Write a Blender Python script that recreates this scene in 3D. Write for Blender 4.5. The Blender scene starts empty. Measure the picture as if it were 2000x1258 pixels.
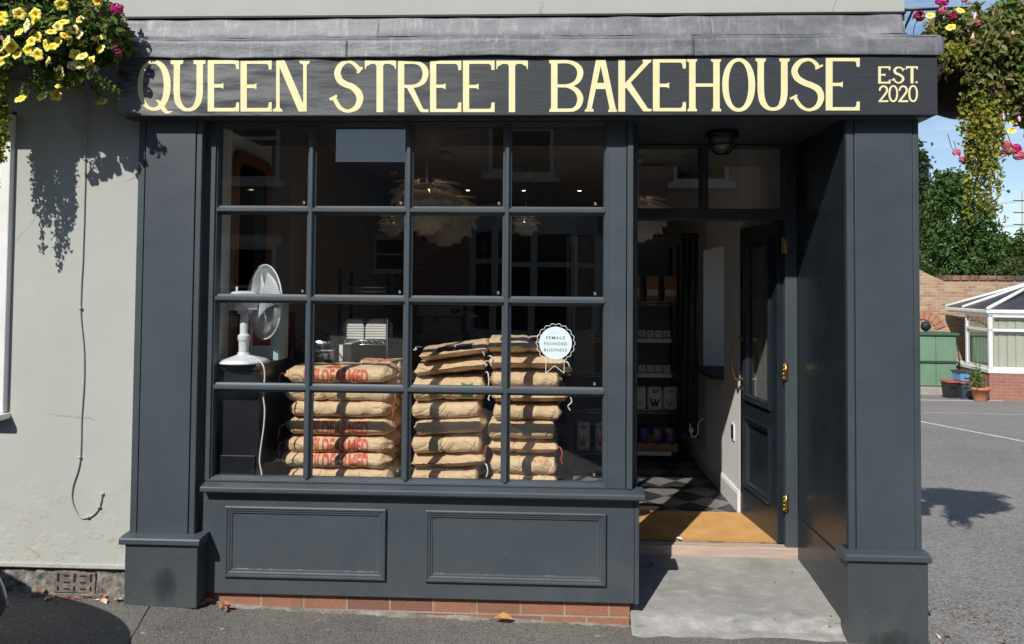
import bpy, bmesh, math, random
import numpy as np
from mathutils import Vector, Matrix, noise
from mathutils.bvhtree import BVHTree
R = math.radians
C = bpy.context.scene.collection
scene = bpy.context.scene

# ------------------------------------------------------------------ camera
def view_axes(yaw, pitch, roll):
    f = Vector((math.sin(yaw)*math.cos(pitch), math.cos(yaw)*math.cos(pitch), math.sin(pitch)))
    r = Vector((math.cos(yaw), -math.sin(yaw), 0)); u = r.cross(f)
    c, s = math.cos(roll), math.sin(roll)
    return c*r + s*u, -s*r + c*u, f
EYE = Vector((0, -3.96, 1.65))
RT, UP, FW = view_axes(R(-2.445), R(1.813), R(.472))
cd = bpy.data.cameras.new('camera'); cam = bpy.data.objects.new('camera', cd); C.objects.link(cam)
cd.sensor_width = 36; cd.lens = 27.0; cd.shift_y = -.0605; cd.clip_start = .05; cd.clip_end = 2000
cam.matrix_world = Matrix(((RT.x, UP.x, -FW.x, EYE.x), (RT.y, UP.y, -FW.y, EYE.y), (RT.z, UP.z, -FW.z, EYE.z), (0, 0, 0, 1)))
scene.camera = cam
def at(px, py, Y):            # point of the plane y = Y seen at a pixel of the 2000 px wide photograph
    d = RT*((px-1000)/1500) - UP*((py-508)/1500) + FW
    return EYE + d*((Y-EYE.y)/d.y)
def on_floor(px, py, Z):
    d = RT*((px-1000)/1500) - UP*((py-508)/1500) + FW
    return EYE + d*((Z-EYE.z)/d.z)

# ------------------------------------------------------------------ light
SUN_EL, SUN_AZ = R(42), R(25.2)
w = bpy.data.worlds.new('World'); scene.world = w; w.use_nodes = True
nt = w.node_tree; nd = nt.nodes; bg = nd['Background']; bg.inputs['Strength'].default_value = .11
sky = nd.new('ShaderNodeTexSky'); sky.sky_type = 'NISHITA'; sky.sun_disc = False
sky.sun_elevation = SUN_EL; sky.sun_rotation = R(205.2); sky.air_density = 1.0; sky.dust_density = .35; sky.ozone_density = 2.4
tc = nd.new('ShaderNodeTexCoord'); mp = nd.new('ShaderNodeMapping'); mp.inputs['Scale'].default_value = (1.3, 1.3, 7.5)
nz = nd.new('ShaderNodeTexNoise'); nz.inputs['Scale'].default_value = 2.6; nz.inputs['Detail'].default_value = 7; nz.inputs['Roughness'].default_value = .58
rp = nd.new('ShaderNodeValToRGB'); rp.color_ramp.elements[0].position = .50; rp.color_ramp.elements[1].position = .74
rp.color_ramp.elements[1].color = (.50, .50, .50, 1)
mx = nd.new('ShaderNodeMix'); mx.data_type = 'RGBA'; mx.inputs[7].default_value = (8.5, 9.0, 9.6, 1)
L = nt.links.new
L(tc.outputs['Generated'], mp.inputs[0]); L(mp.outputs[0], nz.inputs['Vector']); L(nz.outputs['Fac'], rp.inputs[0])
L(rp.outputs[0], mx.inputs[0]); L(sky.outputs[0], mx.inputs[6]); L(mx.outputs[2], bg.inputs['Color'])
sl = bpy.data.lights.new('sun', 'SUN'); sl.energy = 4.6; sl.angle = R(.5); sl.color = (1, .965, .91)
so = bpy.data.objects.new('sun', sl); C.objects.link(so)
SUN = Vector((math.sin(SUN_AZ)*math.cos(SUN_EL), math.cos(SUN_AZ)*math.cos(SUN_EL), -math.sin(SUN_EL)))
so.rotation_euler = SUN.to_track_quat('-Z', 'Y').to_euler(); so.location = (-5, -9, 12)
vs = scene.view_settings; vs.view_transform = 'Standard'; vs.look = 'None'; vs.exposure = .12; vs.gamma = 1
cy = scene.cycles; cy.use_denoising = True; cy.max_bounces = 9; cy.transparent_max_bounces = 24
cy.caustics_reflective = False; cy.caustics_refractive = False; cy.sample_clamp_indirect = 6

# ------------------------------------------------------------------ materials
def newmat(name):
    m = bpy.data.materials.new(name); m.use_nodes = True
    return m, m.node_tree.nodes, m.node_tree.links.new, m.node_tree.nodes['Principled BSDF']
def rgba(c): return (c[0], c[1], c[2], 1)
def noise_node(n, l, scale, detail=5, rough=.55, vec=None, stretch=None, coord='Object'):
    if vec is None:
        t = n.new('ShaderNodeTexCoord'); vec = t.outputs[coord]
    if stretch:
        m = n.new('ShaderNodeMapping'); m.inputs['Scale'].default_value = stretch; l(vec, m.inputs[0]); vec = m.outputs[0]
    z = n.new('ShaderNodeTexNoise'); z.inputs['Scale'].default_value = scale; z.inputs['Detail'].default_value = detail; z.inputs['Roughness'].default_value = rough
    l(vec, z.inputs['Vector']); return z.outputs['Fac']
def ramp(n, l, fac, stops):
    r = n.new('ShaderNodeValToRGB'); e = r.color_ramp.elements
    while len(e) < len(stops): e.new(.5)
    for k, (p, c) in enumerate(stops): e[k].position = p; e[k].color = rgba(c) if not isinstance(c, (int, float)) else (c, c, c, 1)
    l(fac, r.inputs[0]); return r.outputs[0]
def mixc(n, l, fac, a, b, mode='MIX'):
    m = n.new('ShaderNodeMix'); m.data_type = 'RGBA'; m.blend_type = mode
    for s, v in ((0, fac), (6, a), (7, b)):
        if isinstance(v, (int, float)): m.inputs[s].default_value = v
        elif isinstance(v, (tuple, list)): m.inputs[s].default_value = rgba(v)
        else: l(v, m.inputs[s])
    return m.outputs[2]
def math_node(n, l, op, a, b=None):
    m = n.new('ShaderNodeMath'); m.operation = op
    for s, v in ((0, a), (1, b)):
        if v is None: continue
        if isinstance(v, (int, float)): m.inputs[s].default_value = v
        else: l(v, m.inputs[s])
    return m.outputs[0]
def add_bump(n, l, p, h, dist=.01, strength=.5, prev=None):
    b = n.new('ShaderNodeBump'); b.inputs['Distance'].default_value = dist; b.inputs['Strength'].default_value = strength
    l(h, b.inputs['Height'])
    if prev: l(prev, b.inputs['Normal'])
    l(b.outputs[0], p.inputs['Normal']); return b.outputs[0]
def M(name, col, col2=None, rough=.6, metal=0, scale=6, lo=.35, hi=.68, stretch=None, bump=0, bscale=60, bstretch=None, spec=.5, coord='Object', rvar=0):
    m, n, l, p = newmat(name)
    p.inputs['Roughness'].default_value = rough; p.inputs['Metallic'].default_value = metal; p.inputs['Specular IOR Level'].default_value = spec
    if col2 is None: p.inputs['Base Color'].default_value = rgba(col)
    else:
        f = noise_node(n, l, scale, 7, .6, stretch=stretch, coord=coord)
        l(ramp(n, l, f, [(lo, col), (hi, col2)]), p.inputs['Base Color'])
        if rvar: l(ramp(n, l, f, [(lo, max(0, rough-rvar)), (hi, min(1, rough+rvar))]), p.inputs['Roughness'])
    if bump:
        add_bump(n, l, p, noise_node(n, l, bscale, 5, .6, stretch=bstretch, coord=coord), bump, .6)
    return m
def emis(name, col, s):
    m, n, l, p = newmat(name); p.inputs['Base Color'].default_value = rgba(col)
    p.inputs['Emission Color'].default_value = rgba(col); p.inputs['Emission Strength'].default_value = s; return m
def glassmat(name, tint=(.93, .95, .94), mult=2.4, rough=0.0):
    m, n, l, p = newmat(name); n.remove(p); out = n['Material Output']
    t = n.new('ShaderNodeBsdfTransparent'); t.inputs[0].default_value = rgba(tint)
    g = n.new('ShaderNodeBsdfGlossy'); g.inputs['Roughness'].default_value = rough; g.inputs[0].default_value = (1, 1, 1, 1)
    g_ = n.new('ShaderNodeNewGeometry'); dp = n.new('ShaderNodeVectorMath'); dp.operation = 'DOT_PRODUCT'; l(g_.outputs['Incoming'], dp.inputs[0]); l(g_.outputs['Normal'], dp.inputs[1])
    c5 = math_node(n, l, 'POWER', math_node(n, l, 'SUBTRACT', 1.0, math_node(n, l, 'ABSOLUTE', dp.outputs['Value'])), 5.0)
    f2 = math_node(n, l, 'MULTIPLY', math_node(n, l, 'ADD', math_node(n, l, 'MULTIPLY', c5, .96), .04), mult)
    f3 = math_node(n, l, 'MINIMUM', f2, 1.0)
    x = n.new('ShaderNodeMixShader'); l(f3, x.inputs[0]); l(t.outputs[0], x.inputs[1]); l(g.outputs[0], x.inputs[2]); l(x.outputs[0], out.inputs[0])
    return m
def brickmat(name, c1, c2, mortar, bw=.225, bh=.075, axis='x', msize=.012, bump=.006, stain=None, z0=0.0, rough=.85):
    m, n, l, p = newmat(name); p.inputs['Roughness'].default_value = rough
    g = n.new('ShaderNodeNewGeometry'); s = n.new('ShaderNodeSeparateXYZ'); c = n.new('ShaderNodeCombineXYZ'); l(g.outputs['Position'], s.inputs[0])
    l(s.outputs[0 if axis == 'x' else 1], c.inputs[0]); l(math_node(n, l, 'SUBTRACT', s.outputs[2], z0), c.inputs[1])
    b = n.new('ShaderNodeTexBrick'); l(c.outputs[0], b.inputs['Vector'])
    b.inputs['Scale'].default_value = 1; b.inputs['Brick Width'].default_value = bw; b.inputs['Row Height'].default_value = bh
    b.inputs['Mortar Size'].default_value = msize*.5; b.inputs['Mortar Smooth'].default_value = .15; b.inputs['Bias'].default_value = 0
    b.inputs['Color1'].default_value = rgba(c1); b.inputs['Color2'].default_value = rgba(c2); b.inputs['Mortar'].default_value = rgba(mortar)
    f = noise_node(n, l, 5, 8, .65, vec=g.outputs['Position'])
    col = mixc(n, l, ramp(n, l, f, [(.3, 0), (.75, .6)]), b.outputs[0], stain if stain else mortar)
    f2 = noise_node(n, l, 70, 4, .7, vec=g.outputs['Position'])
    col = mixc(n, l, .55, col, ramp(n, l, f2, [(.25, .45), (.8, 1.0)]), 'MULTIPLY')
    l(col, p.inputs['Base Color'])
    hb = math_node(n, l, 'SUBTRACT', math_node(n, l, 'MULTIPLY', f2, .6), b.outputs['Fac'])
    add_bump(n, l, p, hb, bump, .8)
    return m
def leafmat(name, cols, trans=.35, rough=.5):
    m, n, l, p = newmat(name); out = n['Material Output']
    g = n.new('ShaderNodeNewGeometry'); stops = [(k/(len(cols)-1), c) for k, c in enumerate(cols)]
    c = ramp(n, l, g.outputs['Random Per Island'], stops)
    l(c, p.inputs['Base Color']); p.inputs['Roughness'].default_value = rough; p.inputs['Specular IOR Level'].default_value = .35
    t = n.new('ShaderNodeBsdfTranslucent'); l(mixc(n, l, .5, c, (.35, .45, .05)), t.inputs[0])
    x = n.new('ShaderNodeMixShader'); x.inputs[0].default_value = trans
    l(p.outputs[0], x.inputs[1]); l(t.outputs[0], x.inputs[2]); l(x.outputs[0], out.inputs[0]); return m

# ------------------------------------------------------------------ mesh helpers
class MB:
    def __init__(self): self.v = []; self.f = []; self.sm = []
    def add(self, vs, fs, smooth=False):
        o = len(self.v); self.v += [tuple(x) for x in vs]; self.f += [tuple(i+o for i in f) for f in fs]; self.sm += [smooth]*len(fs); return self
    def box(self, x0, x1, y0, y1, z0, z1):
        return self.add([(x0,y0,z0),(x1,y0,z0),(x1,y1,z0),(x0,y1,z0),(x0,y0,z1),(x1,y0,z1),(x1,y1,z1),(x0,y1,z1)],
                        [(0,3,2,1),(4,5,6,7),(0,1,5,4),(1,2,6,5),(2,3,7,6),(3,0,4,7)])
    def prism(self, pts, y0, y1):          # polygon of (x, z) points extruded along y
        n = len(pts); a = sum(pts[i][0]*pts[(i+1) % n][1]-pts[(i+1) % n][0]*pts[i][1] for i in range(n))
        if a < 0: pts = pts[::-1]
        vs = [(p[0], y0, p[1]) for p in pts]+[(p[0], y1, p[1]) for p in pts]
        return self.add(vs, [tuple(range(n)), tuple(range(2*n-1, n-1, -1))]+[(i, n+i, n+(i+1) % n, (i+1) % n) for i in range(n)])
    def extrude(self, prof, x0, x1, axis='x'):   # closed profile of (y, z) swept along x, or (x, z) along y, or (x, y) along z
        n = len(prof); a = sum(prof[i][0]*prof[(i+1) % n][1]-prof[(i+1) % n][0]*prof[i][1] for i in range(n))
        if a < 0: prof = prof[::-1]
        mk = {'x': lambda t, p: (t, p[0], p[1]), 'y': lambda t, p: (p[0], t, p[1]), 'z': lambda t, p: (p[0], p[1], t)}[axis]
        vs = [mk(x0, p) for p in prof]+[mk(x1, p) for p in prof]
        fs = [tuple(range(n-1, -1, -1)), tuple(range(n, 2*n))]+[(i, (i+1) % n, n+(i+1) % n, n+i) for i in range(n)]
        if axis == 'y': fs = [f[::-1] for f in fs]
        return self.add(vs, fs)
    def tube(self, pts, r, seg=8, smooth=True):
        pts = [Vector(p) for p in pts]; n = len(pts); vs = []; fs = []
        rs = r if isinstance(r, (list, tuple)) else [r]*n
        prev = None
        for i, p in enumerate(pts):
            t = (pts[min(i+1, n-1)]-pts[max(i-1, 0)]).normalized()
            a = prev if prev is not None else (Vector((0, 0, 1)) if abs(t.z) < .9 else Vector((1, 0, 0)))
            u = (a-t*a.dot(t)).normalized(); prev = u; v = t.cross(u)
            for k in range(seg):
                th = 2*math.pi*k/seg; vs.append(p+(u*math.cos(th)+v*math.sin(th))*rs[i])
        for i in range(n-1):
            for k in range(seg): fs.append((i*seg+k, i*seg+(k+1) % seg, (i+1)*seg+(k+1) % seg, (i+1)*seg+k))
        fs.append(tuple(range(seg-1, -1, -1))); fs.append(tuple((n-1)*seg+k for k in range(seg)))
        return self.add(vs, fs, smooth)
    def lathe(self, prof, c=(0, 0, 0), seg=24, axis='z', smooth=True, arc=1.0):     # prof of (radius, height)
        vs = []; fs = []; n = len(prof); full = arc >= 1; ns = seg if full else seg+1
        for k in range(ns):
            th = 2*math.pi*arc*k/seg
            for r, h in prof:
                x, y = r*math.cos(th), r*math.sin(th)
                vs.append((c[0]+x, c[1]+y, c[2]+h) if axis == 'z' else (c[0]+x, c[1]+h, c[2]+y) if axis == 'y' else (c[0]+h, c[1]+x, c[2]+y))
        for k in range(seg):
            k2 = (k+1) % ns if full else k+1
            for i in range(n-1): fs.append((k*n+i, k2*n+i, k2*n+i+1, k*n+i+1))
        return self.add(vs, fs, smooth)
    def frame(self, x0, x1, z0, z1, prof, y):     # mitred picture-frame moulding, prof of (inset, y offset)
        vs = []; fs = []; n = len(prof)
        for d, o in prof:
            vs += [(x0+d, y+o, z0+d), (x1-d, y+o, z0+d), (x1-d, y+o, z1-d), (x0+d, y+o, z1-d)]
        for i in range(n-1):
            for k in range(4): fs.append((i*4+k, i*4+(k+1) % 4, (i+1)*4+(k+1) % 4, (i+1)*4+k))
        return self.add(vs, fs)
    def grid(self, rows, smooth=True):
        n = len(rows); m = len(rows[0])
        return self.add([v for r in rows for v in r], [(i*m+j, i*m+j+1, (i+1)*m+j+1, (i+1)*m+j) for i in range(n-1) for j in range(m-1)], smooth)
    def xf(self, mat):
        self.v = [tuple(mat @ Vector(v)) for v in self.v]; return self
def build(name, mb, mat, parent=None, bevel=0, loc=None, fix=True, seg=2, auto=False):
    me = bpy.data.meshes.new(name)
    off = Vector((0, 0, 0))
    if loc is not None: off = Vector(loc)
    p = parent
    while p is not None: off = off + p.location; p = p.parent
    me.from_pydata([(v[0]-off.x, v[1]-off.y, v[2]-off.z) for v in mb.v], [], mb.f)
    me.polygons.foreach_set('use_smooth', mb.sm)
    if fix:
        b = bmesh.new(); b.from_mesh(me); bmesh.ops.recalc_face_normals(b, faces=b.faces); b.to_mesh(me); b.free()
    me.update()
    for mm in (mat if isinstance(mat, (list, tuple)) else [mat]): me.materials.append(mm)
    o = bpy.data.objects.new(name, me); C.objects.link(o)
    if loc is not None: o.location = loc
    if parent is not None: o.parent = parent
    if bevel:
        md = o.modifiers.new('bevel', 'BEVEL'); md.width = bevel; md.segments = seg; md.limit_method = 'ANGLE'; md.angle_limit = R(40)
    return o
def tag(o, label, cat, group=None):
    o['label'] = label; o['category'] = cat
    if group: o['group'] = group
    return o
def thing(name, label, cat, loc=(0, 0, 0), group=None):
    o = bpy.data.objects.new(name, None); C.objects.link(o); o.location = loc; o.empty_display_size = .1
    return tag(o, label, cat, group)
def structure(name, mb, mat, bevel=0, kind='structure'):
    o = build(name, mb, mat, bevel=bevel); o['kind'] = kind; return o
def empty_part(name, parent, loc=(0, 0, 0)):
    o = bpy.data.objects.new(name, None); C.objects.link(o); o.parent = parent; o.location = loc; return o
def copy_tree(o, parent=None):
    c = o.copy(); C.objects.link(c); c.parent = parent
    for ch in list(o.children): copy_tree(ch, c)
    return c
def cr(pts, n=8):          # Catmull-Rom through tuples of any length
    P = [np.array(p, float) for p in pts]; P = [2*P[0]-P[1]]+P+[2*P[-1]-P[-2]]; out = []
    for i in range(1, len(P)-2):
        for k in range(n):
            t = k/n; a, b, c, d = P[i-1:i+3]
            out.append(.5*((2*b)+(c-a)*t+(2*a-5*b+4*c-d)*t*t+(3*b-a-3*c+d)*t**3))
    out.append(P[-2]); return out
def text_mesh(s, width, height, bold=0.0, spacing=1.0):
    cu = bpy.data.curves.new('t', 'FONT'); cu.body = s; cu.offset = bold; cu.space_character = spacing; cu.resolution_u = 3
    o = bpy.data.objects.new('t', cu); C.objects.link(o); dg = bpy.context.evaluated_depsgraph_get()
    me = bpy.data.meshes.new_from_object(o.evaluated_get(dg)); bpy.data.objects.remove(o)
    a = np.array([v.co[:2] for v in me.vertices]); lo = a.min(0); hi = a.max(0)
    w_, h_ = hi-lo; k = height/h_ if height else width/w_; kx = width/w_ if width else k
    vs = [((x-lo[0])*kx, 0, (y-lo[1])*k) for x, y in a]; fs = [tuple(p.vertices) for p in me.polygons]
    bpy.data.meshes.remove(me)
    mb = MB(); mb.add(vs, fs); return mb, w_*kx, h_*k
def shift(mb, dx, dy, dz): mb.v = [(x+dx, y+dy, z+dz) for x, y, z in mb.v]; return mb
def flat_text(s, x, y, z, width, height, bold=0.0, spacing=1.0):     # lower left corner at (x, z) on plane y, facing -y
    mb, w_, h_ = text_mesh(s, width, height, bold, spacing); return shift(mb, x, y, z)
# ------------------------------------------------------------------ shared materials
def paintmat(name, base=(.044, .057, .068), worn=(.063, .078, .090), rough=.42, streak=True):
    m, n, l, p = newmat(name); p.inputs['Roughness'].default_value = rough; p.inputs['Specular IOR Level'].default_value = .5
    f = noise_node(n, l, 2.2, 8, .62, stretch=(1, 1, 1.6)); f2 = noise_node(n, l, 9, 6, .7, stretch=(1, 1, 7))
    c = ramp(n, l, f, [(.3, base), (.72, worn)])
    c = mixc(n, l, ramp(n, l, f2, [(.45, 0), (.8, .07)]), c, (.082, .090, .096))
    f3 = noise_node(n, l, 55, 3, .5); c = mixc(n, l, ramp(n, l, f3, [(.735, 0), (.76, .55)]), c, (.20, .21, .21))
    gp = n.new('ShaderNodeNewGeometry'); sp_ = n.new('ShaderNodeSeparateXYZ'); l(gp.outputs['Position'], sp_.inputs[0]); mr_ = n.new('ShaderNodeMapRange'); l(sp_.outputs[2], mr_.inputs[0]); mr_.inputs[1].default_value = .30; mr_.inputs[2].default_value = -.10; mr_.inputs[3].default_value = 0; mr_.inputs[4].default_value = 1
    f4 = noise_node(n, l, 6.5, 8, .7, vec=gp.outputs['Position'], stretch=(1, 1, .45)); c = mixc(n, l, math_node(n, l, 'MULTIPLY', mr_.outputs[0], ramp(n, l, f4, [(.42, 0), (.75, .6)])), c, (.115, .11, .10))
    l(c, p.inputs['Base Color'])
    l(ramp(n, l, f2, [(.3, rough+.02), (.7, rough+.08)]), p.inputs['Roughness'])
    b = add_bump(n, l, p, noise_node(n, l, 45, 4, .6, stretch=(1, 1, 5)), .0006, .4)
    add_bump(n, l, p, noise_node(n, l, 3.0, 3, .5), .006, .35, b); return m
PAINT = paintmat('dark_blue_grey_paint')
PAINTW = paintmat('plinth_paint', (.040, .050, .058), (.062, .072, .078), .45)
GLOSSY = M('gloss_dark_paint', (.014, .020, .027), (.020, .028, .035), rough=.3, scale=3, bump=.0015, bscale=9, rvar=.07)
def fasciamat():
    m, n, l, p = newmat('weathered_fascia_paint'); p.inputs['Specular IOR Level'].default_value = .4
    t = n.new('ShaderNodeTexCoord'); s = n.new('ShaderNodeSeparateXYZ'); l(t.outputs['Object'], s.inputs[0])
    x = s.outputs[0]
    f = noise_node(n, l, 3.2, 9, .68, stretch=(.9, 1, 5.5)); f2 = noise_node(n, l, 12, 6, .7, stretch=(.5, 1, 7))
    fade = ramp(n, l, math_node(n, l, 'MULTIPLY_ADD', x, .25), [(0, 0)]) if False else None
    mr = n.new('ShaderNodeMapRange'); l(x, mr.inputs[0]); mr.inputs[1].default_value = -2.3; mr.inputs[2].default_value = .1; mr.inputs[3].default_value = 1; mr.inputs[4].default_value = 0
    wear = math_node(n, l, 'MULTIPLY', ramp(n, l, f, [(.40, 0), (.58, 1)]), math_node(n, l, 'POWER', mr.outputs[0], 1.0))
    c = mixc(n, l, wear, ramp(n, l, f2, [(.3, (.026, .031, .036)), (.75, (.046, .052, .058))]), (.245, .245, .24))
    l(c, p.inputs['Base Color']); p.inputs['Roughness'].default_value = .55
    add_bump(n, l, p, f2, .002, .5); return m
FASCIA = fasciamat()
CREAM = M('cream_sign_paint', (.80, .71, .37), (.87, .79, .45), rough=.5, scale=14, lo=.3, hi=.6, bump=.0006, bscale=90)
def leadmat():
    m, n, l, p = newmat('weathered_lead'); p.inputs['Roughness'].default_value = .5; p.inputs['Metallic'].default_value = .25
    f = noise_node(n, l, 3, 9, .68, stretch=(1, 1, 2)); f2 = noise_node(n, l, 16, 7, .7, stretch=(2.2, 1, .35)); f3 = noise_node(n, l, 26, 7, .72, stretch=(.35, 1, 3))
    c = ramp(n, l, f, [(.28, (.085, .089, .097)), (.55, (.17, .175, .183)), (.75, (.32, .32, .32))])
    c = mixc(n, l, ramp(n, l, f2, [(.52, 0), (.78, .5)]), c, (.46, .46, .46))
    c = mixc(n, l, ramp(n, l, f3, [(.50, 0), (.8, .5)]), c, (.10, .105, .115))
    l(c, p.inputs['Base Color']); l(ramp(n, l, f, [(.3, .42), (.7, .7)]), p.inputs['Roughness'])
    b = add_bump(n, l, p, f3, .002, .5); add_bump(n, l, p, f, .014, .6, b); return m
LEAD = leadmat()
def stucco():
    m, n, l, p = newmat('painted_render'); p.inputs['Roughness'].default_value = .8; p.inputs['Specular IOR Level'].default_value = .25
    g = n.new('ShaderNodeNewGeometry'); P_ = g.outputs['Position']; s = n.new('ShaderNodeSeparateXYZ'); l(P_, s.inputs[0])
    f = noise_node(n, l, 1.3, 8, .6, vec=P_, stretch=(1, 1, .6)); f2 = noise_node(n, l, 9, 7, .65, vec=P_)
    c = ramp(n, l, f, [(.3, (.40, .414, .377)), (.7, (.455, .468, .427))])
    low = n.new('ShaderNodeMapRange'); l(s.outputs[2], low.inputs[0]); low.inputs[1].default_value = .75; low.inputs[2].default_value = .12; low.inputs[3].default_value = 0; low.inputs[4].default_value = 1
    st = math_node(n, l, 'MULTIPLY', low.outputs[0], ramp(n, l, f2, [(.42, 0), (.7, .7)]))
    c = mixc(n, l, st, c, (.45, .40, .32))
    sp = noise_node(n, l, 34, 2, .4, vec=P_); c = mixc(n, l, ramp(n, l, sp, [(.765, 0), (.785, .7)]), c, (.22, .19, .16))
    v = n.new('ShaderNodeTexVoronoi'); v.feature = 'DISTANCE_TO_EDGE'; v.inputs['Scale'].default_value = .75; v.inputs['Randomness'].default_value = 1
    wv = n.new('ShaderNodeMix'); wv.data_type = 'VECTOR'; wv.inputs[0].default_value = .12
    z = n.new('ShaderNodeTexNoise'); z.inputs['Scale'].default_value = 3.5; z.inputs['Detail'].default_value = 6; l(P_, z.inputs['Vector']); l(P_, wv.inputs[4]); l(z.outputs['Color'], wv.inputs[5]); l(wv.outputs[1], v.inputs['Vector'])
    ck = ramp(n, l, v.outputs['Distance'], [(.0, 1), (.0035, 0)]); ck = math_node(n, l, 'MULTIPLY', ck, ramp(n, l, f2, [(.5, 0), (.58, .55)]))
    c = mixc(n, l, ck, c, (.2, .19, .17))
    l(c, p.inputs['Base Color'])
    pl = noise_node(n, l, 5.5, 6, .62, vec=P_); flake = math_node(n, l, 'MULTIPLY', ramp(n, l, pl, [(.48, 0), (.58, 1)]), math_node(n, l, 'ADD', math_node(n, l, 'MULTIPLY', low.outputs[0], 1.0), .06))
    b = add_bump(n, l, p, noise_node(n, l, 130, 3, .6, vec=P_), .0015, .35)
    b = add_bump(n, l, p, f, .02, .35, b)
    b = add_bump(n, l, p, flake, .0040, .7, b); add_bump(n, l, p, math_node(n, l, 'MULTIPLY', ck, -1), .003, .5, b); return m
STUCCO = stucco()
ROUGHBASE = M('rough_old_render', (.085, .07, .058), (.36, .34, .31), rough=.9, scale=17, lo=.36, hi=.74, bump=.02, bscale=26)
MORTAR = M('lime_mortar', (.13, .12, .105), (.36, .34, .305), rough=.9, scale=12, lo=.3, hi=.7, bump=.008, bscale=45)
REDBRICK = brickmat('red_footing_brick', (.45, .19, .105), (.24, .11, .085), (.46, .38, .30), .228, .078, stain=(.22, .12, .09), z0=-.064, bump=.008)
GLASS = glassmat('window_glass'); CLEAR = glassmat('clear_plastic', (.80, .82, .84), 6, .16)
WHITEPVC = M('white_gloss_paint', (.80, .80, .78), (.72, .72, .69), rough=.35, scale=5)
BRASS = M('polished_brass', (.62, .43, .15), (.42, .29, .10), rough=.32, metal=1, scale=30)
BLACK = M('black_matt', (.012, .012, .013), (.02, .02, .021), rough=.6, scale=8)
DARKMETAL = M('dark_metal', (.02, .022, .025), rough=.35, metal=.6)
WHITEPL = M('white_plastic', (.74, .75, .78), rough=.3)
CHIP = M('exposed_primer', (.52, .53, .52), (.35, .36, .36), rough=.8, scale=40)
STEEL = M('steel_wire', (.5, .5, .5), rough=.3, metal=.9)

# ------------------------------------------------------------------ the bakery
bakery = thing('bakery_building', 'pale rendered corner bakery with a dark blue shopfront and cream lettered sign', 'building', (-.1, .1, 0))
WY = .03
# rendered wall
mb = MB()
mb.box(-8, -3.55, WY, .35, .14, 2.97); mb.box(-3.55, -2.845, WY, .35, .14, .93); mb.box(-3.55, -2.845, WY, .35, 2.56, 2.97)
mb.box(-2.845, -2.10, WY, .35, .14, 2.97); mb.box(-8, 1.84, WY, .35, 2.97, 5.2)
build('wall', mb, STUCCO, bakery)
# wall stop bead and rough plinth below it
mb = MB(); mb.box(-8, -2.10, WY-.010, WY-.0005, .14, .165); build('render_stop_bead', mb, STUCCO, bakery, bevel=.004)
rows = []
for i in range(10):
    z = -.16+i*.298/9; r = []
    for k in range(420):
        x = -8+k*5.92/419
        d = noise.noise(Vector((x*14, z*22, 1)))*.014+noise.noise(Vector((x*40, z*50, 4)))*.008
        r.append((x, WY+.016-d-max(0, .02-(z+.06)*.2), z))
    rows.append(r)
mb = MB(); mb.grid(rows, False); mb.box(-8, -2.10, WY+.09, .33, -.16, .138); build('rough_wall_base', mb, ROUGHBASE, bakery)
# terracotta air brick let into the base
ab = MB(); x0, z0 = -2.575, .008
ab.box(x0, x0+.225, .034, .05, z0, z0+.105)
vent = build('air_brick', ab, M('old_air_brick', (.10, .08, .065), (.27, .24, .21), rough=.9, scale=26, lo=.38, hi=.72, bump=.008, bscale=45), bakery, bevel=.004)
hb = MB()
for k in range(3): hb.box(x0+.02+k*.088, x0+.031+k*.088,   .0315, .0345, z0+.058, z0+.1); hb.box(x0+.02+k*.088, x0+.029+k*.088,   .0315, .0345, z0+.012, z0+.034)
for k in range(2):
    for j in range(3): hb.box(x0+.055+k*.088, x0+.088+k*.088,   .0315, .0345, z0+.018+j*.034, z0+.024+j*.034)
[build('vent_slot', MB().add(hb.v[k*8:k*8+8], [tuple(i-k*8 for i in f) for f in hb.f[k*6:k*6+6]]), BLACK, vent) for k in range(len(hb.v)//8)]
# sash window at the left
win = empty_part('house_window', bakery)
mb = MB(); mb.box(-2.905, -2.848, -.005, .12, .95, 2.54); mb.box(-3.55, -3.49, -.005, .12, .95, 2.54); mb.box(-3.49, -2.905, -.003, .12, 2.48, 2.54)
mb.box(-3.49, -2.905, -.003, .12, .95, 1.02); mb.box(-3.49, -2.905, .000, .12, 2.10, 2.16)
build('frame', mb, WHITEPVC, win, bevel=.006)
mb = MB(); mb.box(-3.6, -2.83, -.055, .1, .915, .948); build('sill', mb, WHITEPVC, win, bevel=.008)
mb = MB(); mb.box(-3.49, -2.905, .045, .05, 1.02, 2.48)
build('pane', mb, M('frosted_leaded_glass', (.55, .60, .58), (.72, .76, .73), rough=.12, scale=9, bump=.004, bscale=14), win)
mb = MB()
for k in range(6): mb.box(-3.49, -2.905, .040, .0445, 1.19+k*.16, 1.197+k*.16)
for k in range(4): mb.box(-3.42+k*.15, -3.413+k*.15, .0395, .044, 1.02, 2.10)
build('lead_came', mb, DARKMETAL, win)

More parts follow.
